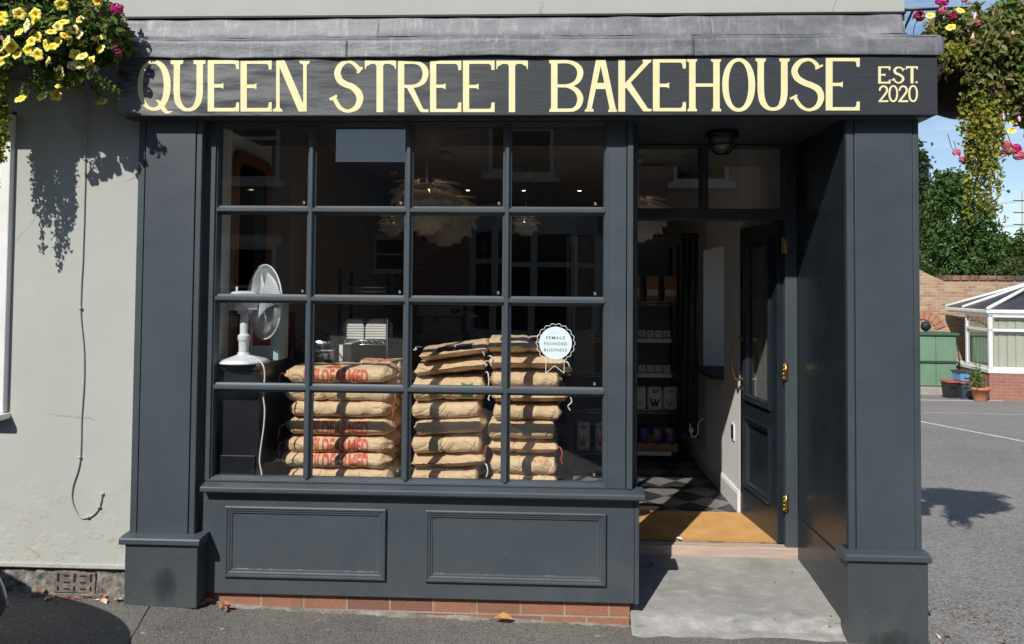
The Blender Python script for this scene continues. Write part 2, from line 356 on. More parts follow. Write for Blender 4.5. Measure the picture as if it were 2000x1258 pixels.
# stains on the left plinth
def stainmat():
    m, n, l, p = newmat('damp_stain'); out = n['Material Output']
    tg = n.new('ShaderNodeTexCoord'); gd = n.new('ShaderNodeVectorMath'); gd.operation = 'DISTANCE'; l(tg.outputs['Generated'], gd.inputs[0]); gd.inputs[1].default_value = (.5, 0, .42)
    f = math_node(n, l, 'SUBTRACT', math_node(n, l, 'ADD', .36, math_node(n, l, 'MULTIPLY', noise_node(n, l, 13, 7, .66, stretch=(1, 1, .3)), .95)), math_node(n, l, 'MULTIPLY', gd.outputs['Value'], 1.15)); p.inputs['Base Color'].default_value = (.026, .032, .034, 1); p.inputs['Roughness'].default_value = .32
    t = n.new('ShaderNodeBsdfTransparent'); x = n.new('ShaderNodeMixShader'); l(ramp(n, l, f, [(.40, 0), (.55, .18), (.8, .38)]), x.inputs[0]); l(t.outputs[0], x.inputs[1]); l(p.outputs[0], x.inputs[2]); l(x.outputs[0], out.inputs[0]); return m
STAIN = stainmat()
# pilasters
def pilaster(x0, x1, zb, back, ca, cb, pa, pb):
    p = empty_part('pilaster', bakery, (x0+.1, -.1, 0))
    m = MB(); m.box(x0+.042, x1-.034, 0, back, .33, 2.512)
    build('shaft', m, PAINT, p, bevel=.003)
    for a, b in ((x0, x0+.037), (x1-.030, x1)):
        m = MB(); m.box(a, b, .003, back-.01, .33, 2.511); build('edge_strip', m, PAINT, p, bevel=.004)
    m = MB(); m.box(x0+.036, x0+.043, .014, back-.02, .33, 2.51); m.box(x1-.035, x1-.029, .012, back-.02, .33, 2.51); build('groove', m, BLACK, p)
    m = MB(); m.box(pa, pb, -.05, .056, zb, .298); build('plinth', m, PAINTW, p, bevel=.004)
    m = MB(); (m.box(-2.03, -1.83, -.0514, -.0508, .0, .235) if x0 < 0 else m.box(1.54, 1.88, -.0514, -.0508, -.16, .0)); build('damp_stain', m, STAIN, p)
    m = MB(); m.extrude([(-.064, .299), (-.070, .305), (-.070, .326), (-.064, .333), (-.003, .339), (.066, .339), (.066, .2985), (-.064, .2985)], ca, cb)
    build('cap_moulding', m, PAINT, p, bevel=.004); return p
pilaster(-2.156, -1.812, -.02, .055, -2.172, -1.752, -2.148, -1.768)
pr_ = pilaster(1.531, 1.893, -.16, .30, 1.489, 1.906, 1.509, 1.896)
# footing, stall riser, sill
mb = MB(); mb.box(-1.80, .450, .085, .30, -.16, .018); build('brick_footing', mb, REDBRICK, bakery)
rows = []
for i in range(7):
    r = []
    for k in range(150):
        x = -1.80+k*2.25/149; t = i/6; zg = -.014-.0255*(x+2.0)-.03*min(1, max(0, (x+1.84)/.25))
        wv = .028+.016*noise.noise(Vector((x*5, 3, 0)))+.01*noise.noise(Vector((x*17, 8, 0)))
        h = .004+.008*noise.noise(Vector((x*6, 5, 2)))
        y = .086-t*(wv+.045); z = zg+h*(1-t)**1.6-.004*t+.004*noise.noise(Vector((x*30, t*6, 2)))
        r.append((x, y, z))
    rows.append(r)
mb = MB(); mb.grid(rows); build('mortar_fillet', mb, MORTAR, bakery)
riser = empty_part('stall_riser', bakery, (-.6, 0, 0))
mb = MB(); mb.box(-1.80, .470, .055, .10, .018, .552); build('board', mb, PAINT, riser, bevel=.003)
mb = MB(); mb.box(.4715, .494, .052, .76, .016, .552); build('corner_board', mb, PAINT, riser, bevel=.003)
def panel(x0, x1):
    pr = [(0, .0), (0, -.016), (.005, -.020), (.012, -.020), (.016, -.014), (.024, -.014), (.030, -.008), (.036, -.008), (.042, .0)]
    m = MB(); m.frame(x0, x1, .108, .476, pr, .055); q = build('panel_moulding', m, PAINT, riser)
    m = MB(); rnd = random.Random(int(x0*99)+7); U = []; k = 0
    side = lambda x: [(x, .16+.26*i/20) for i in range(21)]
    path = side(x0+.0415)[::-1]+[(x0+.0415+(x1-x0-.083)*i/90, .1475) for i in range(91)]+side(x1-.0425)
    for i, (x, z) in enumerate(path):
        q_ = noise.noise(Vector((i*.21, x0*7, 1)))+.6*noise.noise(Vector((i*.9, x0*5, 4))); lower = 21 <= i < 112
        w_ = max(.0003, (.0022 if lower else .0012)*(q_+(.35 if lower else -.1))*1.6)
        U.append([(x, .0537, z), (x if lower else x+(w_ if x < (x0+x1)/2 else -w_), .0537, z+w_ if lower else z)])
    m.grid(U, False)
    build('chipped_edge', m, CHIP, riser)
panel(-1.666, -.816); panel(-.609, .324)
mb = MB(); mb.extrude([(.0, .557), (-.004, .563), (-.004, .580), (.003, .586), (.075, .598), (.12, .598), (.12, .553), (.004, .553)], -1.785, .518)
build('sill', mb, PAINT, bakery, bevel=.003)
# shop window
sw = empty_part('shop_window', bakery, (-.7, .063, .6))
mb = MB()
bead = lambda y0: None
# jambs, head and bottom rail with stepped beads
def stepped(x0, x1, z0, z1, sides):
    pass
mb.box(-1.80, -1.772, .060, .14, .599, 2.512); mb.frame(-1.774, .331, .598, 2.512, [(0, .02), (0, -.004), (.010, -.004), (.013, .008), (.018, .008), (.024, .03), (.024, .06)], .063)
build('frame', mb, PAINT, sw, bevel=.0015)
mb = MB(); mb.box(.331, .424, .060, .14, .599, 2.512); mb.box(.4285, .4585, .052, .14, .599, 2.512); mb.box(.424, .4285, .07, .14, .599, 2.512)
build('corner_post', mb, PAINT, sw, bevel=.003)
prof = [(-.025, .040), (-.023, .028), (-.014, .022), (-.0115, .010), (-.007, .004), (.007, .004), (.0115, .010), (.014, .022), (.023, .028), (.025, .040)]
VX = [-1.247, -.724, -.200]; HZ = [1.091, 1.563, 2.037]
mb = MB()
for x in VX: mb.extrude([(x+a, .058+b) for a, b in prof], .62, 2.49, 'z')
for z in HZ: mb.extrude([(.0605+b, z+a) for a, b in prof], -1.755, .312)
build('glazing_bars', mb, PAINT, sw)
xs = [-1.752]+VX+[.309]; zs = [.620]+HZ+[2.490]
rnd = random.Random(4)
for i in range(4):
    for j in range(4):
        m = MB(); a, b, c, d = xs[i], xs[i+1], zs[j], zs[j+1]; t = [rnd.uniform(-.0022, .0022) for _ in range(3)]
        y = lambda x, z: .096+t[0]*(x-a)/(b-a)+t[1]*(z-c)/(d-c)
        m.add([(a, y(a, c), c), (b, y(b, c), c), (b, y(b, d), d), (a, y(a, d), d)], [(0, 1, 2, 3)])
        pn = build('pane', m, GLASS, sw, fix=False)
        mk = flat_text('2', b-.052, .0935, c+.036, .014, .013, .02); build('glass_mark', mk, M('etched_mark', (.35, .36, .36), rough=.6) if (i, j) == (0, 0) else bpy.data.materials['etched_mark'], pn)
# fascia, lettering
fas = empty_part('fascia', bakery, (-.1, -.08, 2.5))
mb = MB(); mb.box(-2.228, 1.948, -.08, .029, 2.510, 2.84); build('board', mb, FASCIA, fas, bevel=.003)
mb = MB(); mb.box(-2.20, 1.90, -.06, .06, 2.5115, 2.5145) if False else None
# ---- painted lettering: every stroke a thin skin of paint on the board
class Sign:
    def __init__(s, ox, oy, k, y=-.0802): s.mb = MB(); s.o = (ox, oy, k); s.n = 0; s.y = y
    def P(s, x, y):
        q = at(s.o[0]+x/s.o[2], s.o[1]+y/s.o[2], -.08); return (q.x, q.z)
    def poly(s, *pts):
        s.n += 1; d = .0012+.00012*(s.n % 9); s.mb.prism([s.P(*p) for p in pts], s.y-d, s.y+.0008); return s
    def rect(s, x0, y0, x1, y1): return s.poly((x0, y0), (x1, y0), (x1, y1), (x0, y1))
    def ring(s, cx, cy, rx, ry, ix, iy, icx=None, icy=None, e=2.15, n=56):
        s.n += 1; d = .0012+.00012*(s.n % 9); icx = cx if icx is None else icx; icy = cy if icy is None else icy
        f = lambda t: (math.copysign(abs(math.cos(t))**(2/e), math.cos(t)), math.copysign(abs(math.sin(t))**(2/e), math.sin(t)))
        vs = []
        for k in range(n):
            a, b = f(2*math.pi*k/n); o = s.P(cx+rx*a, cy+ry*b); i = s.P(icx+ix*a, icy+iy*b)
            vs += [(o[0], s.y-d, o[1]), (i[0], s.y-d, i[1]), (o[0], s.y+.0008, o[1])]
        s.mb.add(vs, [(3*k, 3*((k+1) % n), 3*((k+1) % n)+1, 3*k+1) for k in range(n)]+[(3*k, 3*k+2, 3*((k+1) % n)+2, 3*((k+1) % n)) for k in range(n)]); return s
    def stroke(s, *pts, n=7):          # (x, y, width) along a smooth line
        s.n += 1; d = .0012+.00012*(s.n % 9); c = cr(pts, n); vs = []
        for i, p in enumerate(c):
            t = c[min(i+1, len(c)-1)][:2]-c[max(i-1, 0)][:2]; t = t/np.linalg.norm(t); nn = np.array([-t[1], t[0]])*p[2]/2
            a = s.P(*(p[:2]+nn)); b = s.P(*(p[:2]-nn)); vs += [(a[0], s.y-d, a[1]), (b[0], s.y-d, b[1])]
        s.mb.add(vs, [(2*i, 2*i+1, 2*i+3, 2*i+2) for i in range(len(c)-1)]); return s
    def E(s, x0, x1, sw, t, b, mx, my, th=32, sv=82, curl=14):
        s.rect(x0, t, x0+sw, b); s.rect(x0+sw-1, t, x1, t+th); s.rect(x0+sw-1, b-th, x1, b)
        s.poly((x1-48, t+th-1), (x1, t+th-1), (x1-1, t+sv), (x1-28, t+sv), (x1-32, t+th+curl))
        s.poly((x1-48, b-th+1), (x1-32, b-th-curl), (x1-28, b-sv), (x1, b-sv-2), (x1, b-th+1))
        s.rect(x0+sw-1, my-th/2, mx-24, my+th/2); s.poly((mx-26, my-th/2), (mx-4, my-th/2-9), (mx, my-th/2-15), (mx, my+th/2+15), (mx-4, my+th/2+9), (mx-26, my+th/2)); return s
q = Sign(220, 90, 5)
q.ring(407, 386, 161, 248, 102, 213, 398, 386).stroke((424, 530, 8), (448, 540, 22), (472, 575, 44), (500, 618, 44), (535, 648, 30), (590, 638, 4))
q.stroke((630, 150, 62), (628, 300, 62), (628, 470, 62), (645, 555, 60), (690, 610, 42), (738, 622, 34), (790, 608, 42), (832, 552, 60), (850, 470, 64), (852, 300, 64), (852, 150, 62))
q.poly((566, 140), (692, 140), (690, 172), (662, 182), (598, 182), (568, 176)).poly((790, 140), (910, 140), (908, 172), (884, 182), (820, 182), (792, 174))
q.E(930, 1236, 62, 140, 640, 1083, 389, 35, 88).E(1250, 1555, 62, 141, 641, 1405, 394, 35, 90)
q.rect(1598, 140, 1632, 606).poly((1565, 641), (1568, 620), (1598, 600), (1632, 600), (1658, 624), (1661, 641)).poly((1602, 139), (1680, 139), (1895, 641), (1818, 641)).rect(1862, 172, 1896, 640).poly((1824, 146), (1926, 148), (1922, 170), (1894, 186), (1862, 184), (1828, 166))
s1 = Sign(620, 90, 4.545)
def bigS(s, pts, a, b): s.stroke(*pts); s.poly(*a); s.poly(*b)
bigS(s1, [(372, 214, 40), (348, 182, 36), (312, 150, 28), (262, 141, 28), (210, 168, 46), (178, 235, 57), (200, 305, 58), (255, 342, 54), (308, 362, 54), (358, 408, 62), (378, 468, 60), (352, 540, 50), (295, 574, 32), (245, 574, 30), (198, 545, 36), (168, 498, 36), (146, 455, 36)],
     [(345, 236), (365, 247), (407, 196), (386, 182)], [(103, 465), (170, 431), (180, 450), (120, 488)])
def bigT(s, x0, x1, sx, sw, t, b, th=29, sv=76):
    s.rect(sx, t+th-2, sx+sw, b); s.rect(x0, t, x1, t+th)
    s.poly((x0, t+th-1), (x0+58, t+th-1), (x0+34, t+th+12), (x0+16, t+sv-26), (x0+6, t+sv), (x0, t+sv)); s.poly((x1, t+th-1), (x1, t+sv+2), (x1-6, t+sv), (x1-16, t+sv-26), (x1-34, t+th+12), (x1-58, t+th-1))
    s.poly((sx-14, t+th-1), (sx+sw+14, t+th-1), (sx+sw, t+th+20), (sx, t+th+20))
bigT(s1, 422, 699, 525, 59, 130, 588)
s1.rect(715, 132, 771, 588).stroke((765, 146, 29), (860, 146, 29), (915, 162, 36), (950, 200, 50), (960, 250, 53), (942, 308, 48), (895, 346, 34), (840, 358, 28), (765, 358, 28))
s1.poly((792, 366), (852, 366), (935, 552), (950, 562), (986, 562), (986, 588), (925, 588), (906, 576))
s1.E(1000, 1278, 55, 131, 587, 1137, 358, 29, 84).E(1292, 1573, 55, 130, 587, 1431, 360, 29, 84)
bigT(s1, 1588, 1868, 1699, 56, 130, 588)
b1 = Sign(1040, 90, 4.545)
b1.rect(165, 126, 222, 585).poly((148, 126), (170, 126), (170, 158), (150, 154)).poly((148, 585), (150, 566), (168, 548), (170, 585))
b1.stroke((215, 141, 30), (310, 141, 30), (370, 158, 38), (412, 196, 50), (424, 245, 54), (405, 302, 46), (362, 338, 34), (300, 354, 28), (215, 354, 27))
b1.stroke((300, 356, 26), (345, 368, 34), (396, 402, 46), (424, 462, 54), (408, 528, 46), (370, 562, 34), (320, 570, 30), (215, 570, 29))
b1.poly((563, 123), (607, 123), (606, 178), (524, 564), (480, 564)).poly((605, 123), (648, 123), (740, 564), (686, 564), (606, 180)).rect(556, 328, 664, 383)
b1.poly((463, 582), (466, 566), (486, 552), (526, 552), (542, 566), (542, 582)).poly((672, 586), (674, 568), (690, 554), (736, 554), (750, 570), (750, 584)).poly((590, 123), (625, 123), (622, 180), (594, 180))
b1.rect(762, 122, 822, 584).poly((820, 332), (984, 148), (1040, 148), (868, 330), (820, 382)).poly((976, 122), (1055, 122), (1054, 142), (1038, 152), (990, 152), (978, 140))
b1.poly((832, 370), (872, 326), (1022, 552), (1034, 558), (1056, 558), (1056, 580), (984, 581))
b1.E(1069, 1362, 59, 118, 580, 1213, 350, 30, 82)
for a in (1390, 1604):
    b1.rect(a, 130, a+57, 568); b1.poly((a-20, 118), (a+70, 118), (a+70, 134), (a+57, 146), (a, 146), (a-20, 134)); b1.poly((a-14, 580), (a-14, 564), (a, 550), (a+57, 550), (a+70, 564), (a+70, 580))
b1.rect(1444, 333, 1606, 362).ring(1830, 346, 146, 238, 88, 207, 1828, 345)
u1 = Sign(1440, 90, 4.762)
u1.stroke((218, 120, 60), (217, 300, 60), (221, 450, 60), (242, 530, 56), (285, 576, 38), (333, 587, 31), (383, 573, 38), (418, 530, 56), (435, 450, 62), (436, 300, 62), (436, 120, 62))
u1.poly((167, 116), (266, 116), (264, 140), (248, 150), (188, 150), (170, 140)).poly((389, 116), (488, 116), (486, 140), (468, 150), (405, 150), (391, 140))
bigS(u1, [(752, 206, 42), (730, 165, 36), (690, 134, 30), (645, 128, 30), (580, 150, 46), (532, 222, 58), (552, 292, 60), (615, 338, 56), (692, 368, 56), (755, 408, 60), (778, 480, 58), (748, 556, 46), (692, 590, 30), (640, 590, 28), (592, 562, 34), (558, 520, 36), (532, 474, 36)],
     [(719, 205), (790, 170), (800, 186), (730, 223)], [(484, 484), (551, 450), (561, 466), (497, 503)])
u1.E(822, 1138, 63, 112, 600, 980, 358, 31, 82)
build('lettering', q.mb, CREAM, fas, fix=False); build('lettering', s1.mb, CREAM, fas, fix=False); build('lettering', b1.mb, CREAM, fas, fix=False); build('lettering', u1.mb, CREAM, fas, fix=False)
e1 = Sign(1440, 90, 4.762)
e1.rect(1310, 190, 1335, 350).rect(1334, 190, 1424, 206).rect(1334, 333, 1424, 350).poly((1404, 205), (1424, 205), (1420, 226), (1410, 226)).poly((1404, 334), (1412, 314), (1424, 312), (1424, 334)).rect(1334, 261, 1364, 276).poly((1362, 261), (1376, 256), (1376, 282), (1362, 276))
e1.stroke((1542, 224, 18), (1528, 208, 16), (1505, 200, 15), (1478, 205, 20), (1461, 228, 24), (1474, 254, 24), (1508, 268, 22), (1536, 292, 24), (1538, 318, 22), (1515, 340, 16), (1488, 342, 14), (1466, 328, 16), (1452, 304, 16))
e1.poly((1530, 230), (1552, 206), (1558, 214), (1538, 238)).poly((1433, 314), (1456, 298), (1464, 306), (1442, 326))
e1.rect(1611, 204, 1637, 348).rect(1567, 189, 1678, 206).poly((1567, 205), (1584, 205), (1574, 218), (1567, 218)).poly((1661, 205), (1678, 205), (1677, 218), (1670, 218)).ring(1666, 338, 10, 10, .1, .1, n=16)
for dx in (0, 184):
    e1.stroke((1322+dx, 418, 16), (1330+dx, 390, 17), (1356+dx, 374, 16), (1384+dx, 388, 19), (1390+dx, 418, 20), (1368+dx, 456, 19), (1322+dx, 512, 16)); e1.rect(1314+dx, 505, 1403+dx, 522)
    e1.ring(1450+dx, 443, 45, 79, 27, 63)
build('small_lettering', e1.mb, CREAM, fas, fix=False)

# ---- lead flashings
def flashing(x0, x1, prof, seed, wav=.010, y_off=0.0, n=90):
    pts = cr(prof, 5); rows = []
    for i, p in enumerate(pts):
        r = []
        for k in range(n):
            x = x0+(x1-x0)*k/(n-1); t = i/(len(pts)-1)
            d = wav*(noise.noise(Vector((x*2.3, p[1]*5, seed)))+.5*noise.noise(Vector((x*7, p[1]*11, seed+3))))*(.25+t)
            z = wav*.8*noise.noise(Vector((x*1.7, 9, seed)))+.5*wav*noise.noise(Vector((x*6, 2, seed)))
            r.append((x, p[0]+d+y_off, p[1]+z))
        rows.append(r)
    m = MB(); m.grid(rows); o = build('lead_flashing', m, LEAD, bakery)
    s_ = o.modifiers.new('s', 'SOLIDIFY'); s_.thickness = .004; return o
lowp = [(.02, 2.945), (-.05, 2.925), (-.075, 2.905), (-.088, 2.893), (-.091, 2.85), (-.093, 2.813), (-.088, 2.809)]
upp = [(.032, 3.052), (.018, 3.045), (.004, 3.035), (-.006, 2.99), (-.022, 2.945), (-.040, 2.930)]
flashing(-2.238, -1.02, lowp, 1); flashing(-1.06, .745, lowp, 2, y_off=-.006); flashing(.715, 1.975, lowp, 3)
flashing(-2.245, -.86, upp, 4); flashing(-.885, .87, upp, 5, y_off=-.004); flashing(.845, 1.812, upp, 6, y_off=-.008)
mb = MB(); mb.box(-2.25, 1.835, .0, .0296, 3.050, 3.060); build('flashing_chase', mb, BLACK, bakery)
mb = MB(); mb.box(-2.226, 1.946, -.08, .029, 2.841, 2.905); build('cornice_board', mb, PAINT, bakery)

# ---- porch
mb = MB(); mb.box(-1.82, 1.955, .0292, .80, 2.513, 2.70); mb.box(-2.2, 1.93, -.045, .0290, 2.505, 2.5098); build('porch_ceiling', mb, PAINT, bakery)
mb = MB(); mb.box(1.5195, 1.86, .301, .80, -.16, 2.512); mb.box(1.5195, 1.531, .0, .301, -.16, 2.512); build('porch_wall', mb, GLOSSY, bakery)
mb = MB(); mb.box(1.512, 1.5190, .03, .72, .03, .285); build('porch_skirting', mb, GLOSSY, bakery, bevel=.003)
mb = MB(); mb.box(.4595, .4935, .145, .76, .553, 2.512); build('porch_side_panel', mb, PAINT, bakery)
df = empty_part('door_frame', bakery, (1, .75, .1))
mb = MB(); mb.box(.494, .548, .73, .83, .1, 2.512); mb.box(1.447, 1.5190, .73, .83, .085, 2.512); mb.box(.548, 1.447, .732, .83, 2.497, 2.512); mb.box(.548, 1.447, .735, .83, 2.052, 2.120); mb.box(.942, .991, .737, .82, 2.12, 2.497)
build('frame', mb, PAINT, df, bevel=.004)
for a, b in ((.548, .942), (.991, 1.447)):
    m = MB(); m.box(a, b, .765, .768, 2.12, 2.497); build('transom_pane', m, GLASS, df)
mb = MB(); mb.box(.494, 1.5190, .715, .80, .035, .098); build('threshold', mb, M('bare_timber', (.40, .29, .23), (.55, .43, .36), rough=.75, scale=5, stretch=(.6, 8, 8), bump=.002, bscale=30), df, bevel=.004)
# open door leaf, hinged on the right and swung into the shop
H = Vector((1.432, .772, 0)); FE = Vector((1.366, 1.395, 0)); dl = (FE-H).length; dx = (FE-H).normalized(); dn = Vector((-dx.y, dx.x, 0))
DM = Matrix(((dx.x, dn.x, 0, H.x), (dx.y, dn.y, 0, H.y), (0, 0, 1, 0), (0, 0, 0, 1)))       # local: u along the leaf, v towards the shop entry, z up
door = empty_part('door', bakery, (1.4, .78, .1))
zb, zt, hw = .108, 2.046, .022
mb = MB(); mb.box(0, .115, -hw, hw, zb, zt); mb.box(dl-.10, dl, -hw, hw, zb, zt); mb.box(.115, dl-.10, -hw+.001, hw-.001, zt-.11, zt); mb.box(.115, dl-.10, -hw+.001, hw-.001, zb, zb+.22); mb.box(.115, dl-.10, -hw+.001, hw-.001, .76, .90); mb.box(.115, dl-.10, -.006, .006, zb+.22, .76)
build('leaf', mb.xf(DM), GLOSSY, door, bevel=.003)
def dframe(x0, x1, z0, z1):
    m = MB(); pr = [(0, 0), (0, -.014), (.012, -.016), (.02, -.008), (.034, -.008), (.045, .018)]
    m.frame(x0, x1, z0, z1, pr, 0); m.v = [(x, hw-o-.0, z) for x, o, z in m.v]; return m
build('panel_moulding', dframe(.10, dl-.085, zb+.20, .78).xf(DM), GLOSSY, door)
build('panel_moulding', dframe(.10, dl-.085, .885, zt-.095).xf(DM), GLOSSY, door)
mb = MB(); mb.box(.112, dl-.097, -.003, .003, .895, zt-.105); build('pane', mb.xf(DM), GLASS, door)
hb = MB(); ux = dl-.05; hb.tube(cr([(ux, hw, 1.02), (ux, hw+.05, 1.025), (ux, hw+.075, 1.10), (ux, hw+.075, 1.20), (ux, hw+.05, 1.285), (ux, hw, 1.29)], 6), .0095)
hb.lathe([(0, .006), (.02, .006), (.022, 0)], (ux, hw, 1.02), 12, 'y'); hb.lathe([(0, .006), (.02, .006), (.022, 0)], (ux, hw, 1.29), 12, 'y'); build('handle', hb.xf(DM), BRASS, door)
hb = MB(); hb.lathe([(0, .012), (.014, .012), (.018, 0)], (ux, hw, .95), 12, 'y'); build('lock', hb.xf(DM), BRASS, door)
for z in (.36, 1.14, 1.90):
    m = MB(); m.box(1.4475, 1.4635, .7265, .7315, z-.05, z+.05) ; m.box(1.425, 1.4468, .7265, .7305, z-.05, z+.05); m.tube([(1.447, .7235, z-.052), (1.447, .7235, z+.052)], .0065)
    for k in range(4): m.lathe([(0, -.003), (.0045, -.002), (.006, .001)], (1.4365, .7265, z-.036+k*.024), 8, 'y')
    build('hinge', m, BRASS, door)
# bulkhead lamp on the porch ceiling
lamp = thing('bulkhead_lamp', 'unlit round caged bulkhead lamp under the porch ceiling', 'lamp', (.985, .36, 2.51))
mb = MB(); mb.lathe([(0, 0), (.088, 0), (.092, -.012), (.09, -.03), (.078, -.036), (0, -.036)], (.985, .36, 2.511), 28); build('base', mb, DARKMETAL, lamp)
mb = MB(); mb.lathe([(.072, -.036), (.074, -.055), (.066, -.082), (.045, -.1), (0, -.108)], (.985, .36, 2.511), 24); build('glass_dome', mb, M('ribbed_lamp_glass', (.12, .125, .125), (.2, .2, .19), rough=.15, scale=20), lamp)
mb = MB()
for k in range(2):
    a = math.pi*k/2+.5; mb.tube(cr([(.985+.086*math.cos(a+s*math.pi)*q_, .36+.086*math.sin(a+s*math.pi)*q_, 2.475-h) for s, q_, h in ((0, 1, 0), (0, .95, .045), (0, .5, .08), (1, 0, .086), (1, .5, .08), (1, .95, .045), (1, 1, 0))], 4), .005)
mb.tube([(.985+.084*math.cos(t*.2618), .36+.084*math.sin(t*.2618), 2.432) for t in range(25)], .005, 6); build('cage', mb, DARKMETAL, lamp)
# ------------------------------------------------------------------ ground
def gz(x, y):
    x_ = min(max(x, -12), 1.9); z = -.014-.0255*(x_+2.0)
    if -1.84 < x < 1.2: z -= .03*min(1, (x+1.84)/.25, (1.2-x)/.7)
    if x > 1.9: z -= .0565*min(max(y, 0), 15.4)
    return z
def asphalt(name, a, b, agg, scale=160, blotch=1.2):
    m, n, l, p = newmat(name); p.inputs['Roughness'].default_value = .85; p.inputs['Specular IOR Level'].default_value = .3
    g = n.new('ShaderNodeNewGeometry'); P_ = g.outputs['Position']
    f = noise_node(n, l, blotch, 9, .65, vec=P_); v = n.new('ShaderNodeTexVoronoi'); v.inputs['Scale'].default_value = scale; l(P_, v.inputs['Vector'])
    s = n.new('ShaderNodeSeparateColor'); l(v.outputs['Color'], s.inputs[0])
    c = ramp(n, l, f, [(.3, a), (.7, b)])
    fb = noise_node(n, l, .23, 7, .62, vec=P_); c = mixc(n, l, ramp(n, l, fb, [(.40, 0), (.62, .55)]), c, tuple(v_*f_ for v_, f_ in zip(b, (1.18, 1.10, 1.02))))
    fd = noise_node(n, l, 2.7, 8, .7, vec=P_, stretch=(1, .45, 1)); c = mixc(n, l, ramp(n, l, fd, [(.56, 0), (.72, .55)]), c, tuple(x*.55 for x in a))
    c = mixc(n, l, ramp(n, l, s.outputs[0], [(.55, 0), (1, .75)]), c, agg)
    c = mixc(n, l, ramp(n, l, s.outputs[1], [(.6, 0), (1, .7)]), c, tuple(x*.35 for x in a))
    f3 = noise_node(n, l, 24, 3, .5, vec=P_); c = mixc(n, l, ramp(n, l, f3, [(.70, 0), (.72, .6)]), c, (.5, .48, .44))
    l(c, p.inputs['Base Color'])
    b1 = add_bump(n, l, p, v.outputs['Distance'], .006, .6); add_bump(n, l, p, noise_node(n, l, 7, 6, .6, vec=P_), .02, .4, b1); return m
CARPARK = asphalt('worn_car_park_asphalt', (.178, .169, .161), (.25, .238, .226), (.34, .33, .32), 90, .8)
PAVE = asphalt('dark_pavement_asphalt', (.090, .085, .077), (.20, .187, .17), (.24, .225, .205), 170, 1.7)
xs_ = [-300, -60, -12, -2, 1.9, 1.93, 4, 10, 20, 60, 300]; ys_ = [-300, -60, -12, -2.95, -2.80, -1, 0, 2, 4, 8, 12, 15.4, 30, 80, 300]
rows = []
for y in ys_:
    rows.append([(x, y, gz(x, y)-(.10 if y < -2.9 else .0)-(.10 if x < 1.91 and -2.9 < y < .3 else 0)) for x in xs_])
mb = MB(); mb.grid(rows, False); structure('ground', mb, CARPARK)
rows = []
for j in range(40):
    y = -2.80+j*2.98/39
    rows.append([(x, y, gz(x, y)+.004*noise.noise(Vector((x*1.5, y*2.2, 3)))+.0015*noise.noise(Vector((x*7, y*8, 1)))) for x in np.linspace(-12, 1.905, 280)])
mb = MB(); mb.grid(rows); structure('pavement', mb, PAVE)
mb = MB()
for k in range(16):
    x0 = -12.4+k*.9; m0 = MB()
    za = gz(x0+.45, -2.8)
    mb.box(x0+.004, x0+.896, -2.93, -2.803, za-.14, za+.003)
structure('kerb', mb, M('granite_kerb', (.22, .22, .21), (.34, .33, .32), rough=.8, scale=30, bump=.004), bevel=.01)
# painted bay lines
def bay_line(pts, wd, name='parking_line'):
    vs = []; fs = []
    for i, (x, y) in enumerate(pts):
        a = Vector(pts[min(i+1, len(pts)-1)])-Vector(pts[max(i-1, 0)]); a.normalize(); nn = Vector((-a.y, a.x))*wd/2
        for s in (1, -1): vs.append((x+nn.x*s, y+nn.y*s, gz(x, y)+.006))
    for i in range(len(pts)-1): fs.append((2*i, 2*i+1, 2*i+3, 2*i+2))
    m = MB(); m.add(vs, fs); structure(name, m, ROADPAINT)
def worn_paint():
    m, n, l, p = newmat('worn_line_paint'); out = n['Material Output']; p.inputs['Base Color'].default_value = (.62, .61, .58, 1); p.inputs['Roughness'].default_value = .8
    g = n.new('ShaderNodeNewGeometry'); f = noise_node(n, l, 9, 7, .7, vec=g.outputs['Position']); t = n.new('ShaderNodeBsdfTransparent'); x = n.new('ShaderNodeMixShader')
    l(ramp(n, l, f, [(.30, .25), (.5, 1)]), x.inputs[0]); l(t.outputs[0], x.inputs[1]); l(p.outputs[0], x.inputs[2]); l(x.outputs[0], out.inputs[0]); return m
ROADPAINT = worn_paint()
bay_line([(5.2, 10.6), (6.49, 9.6), (6.62, 8.7), (6.82, 7.35), (7.4, 4.2)], .085)
bay_line([(7.0, 13.9), (8.9, 13.95), (10.4, 14.0)], .09)
bay_line([(7.3, 11.2), (8.4, 11.1), (9.6, 11.0)], .03)
# seam in the pavement
mb = MB(); pts = [on_floor(px, py, -.012) for px, py in ((292, 1184), (281, 1202), (268, 1226), (252, 1252), (230, 1300))]
mb.tube([(p.x, p.y, gz(p.x, p.y)-.0005) for p in pts], .0035, 6); structure('pavement_crack', mb, BLACK)
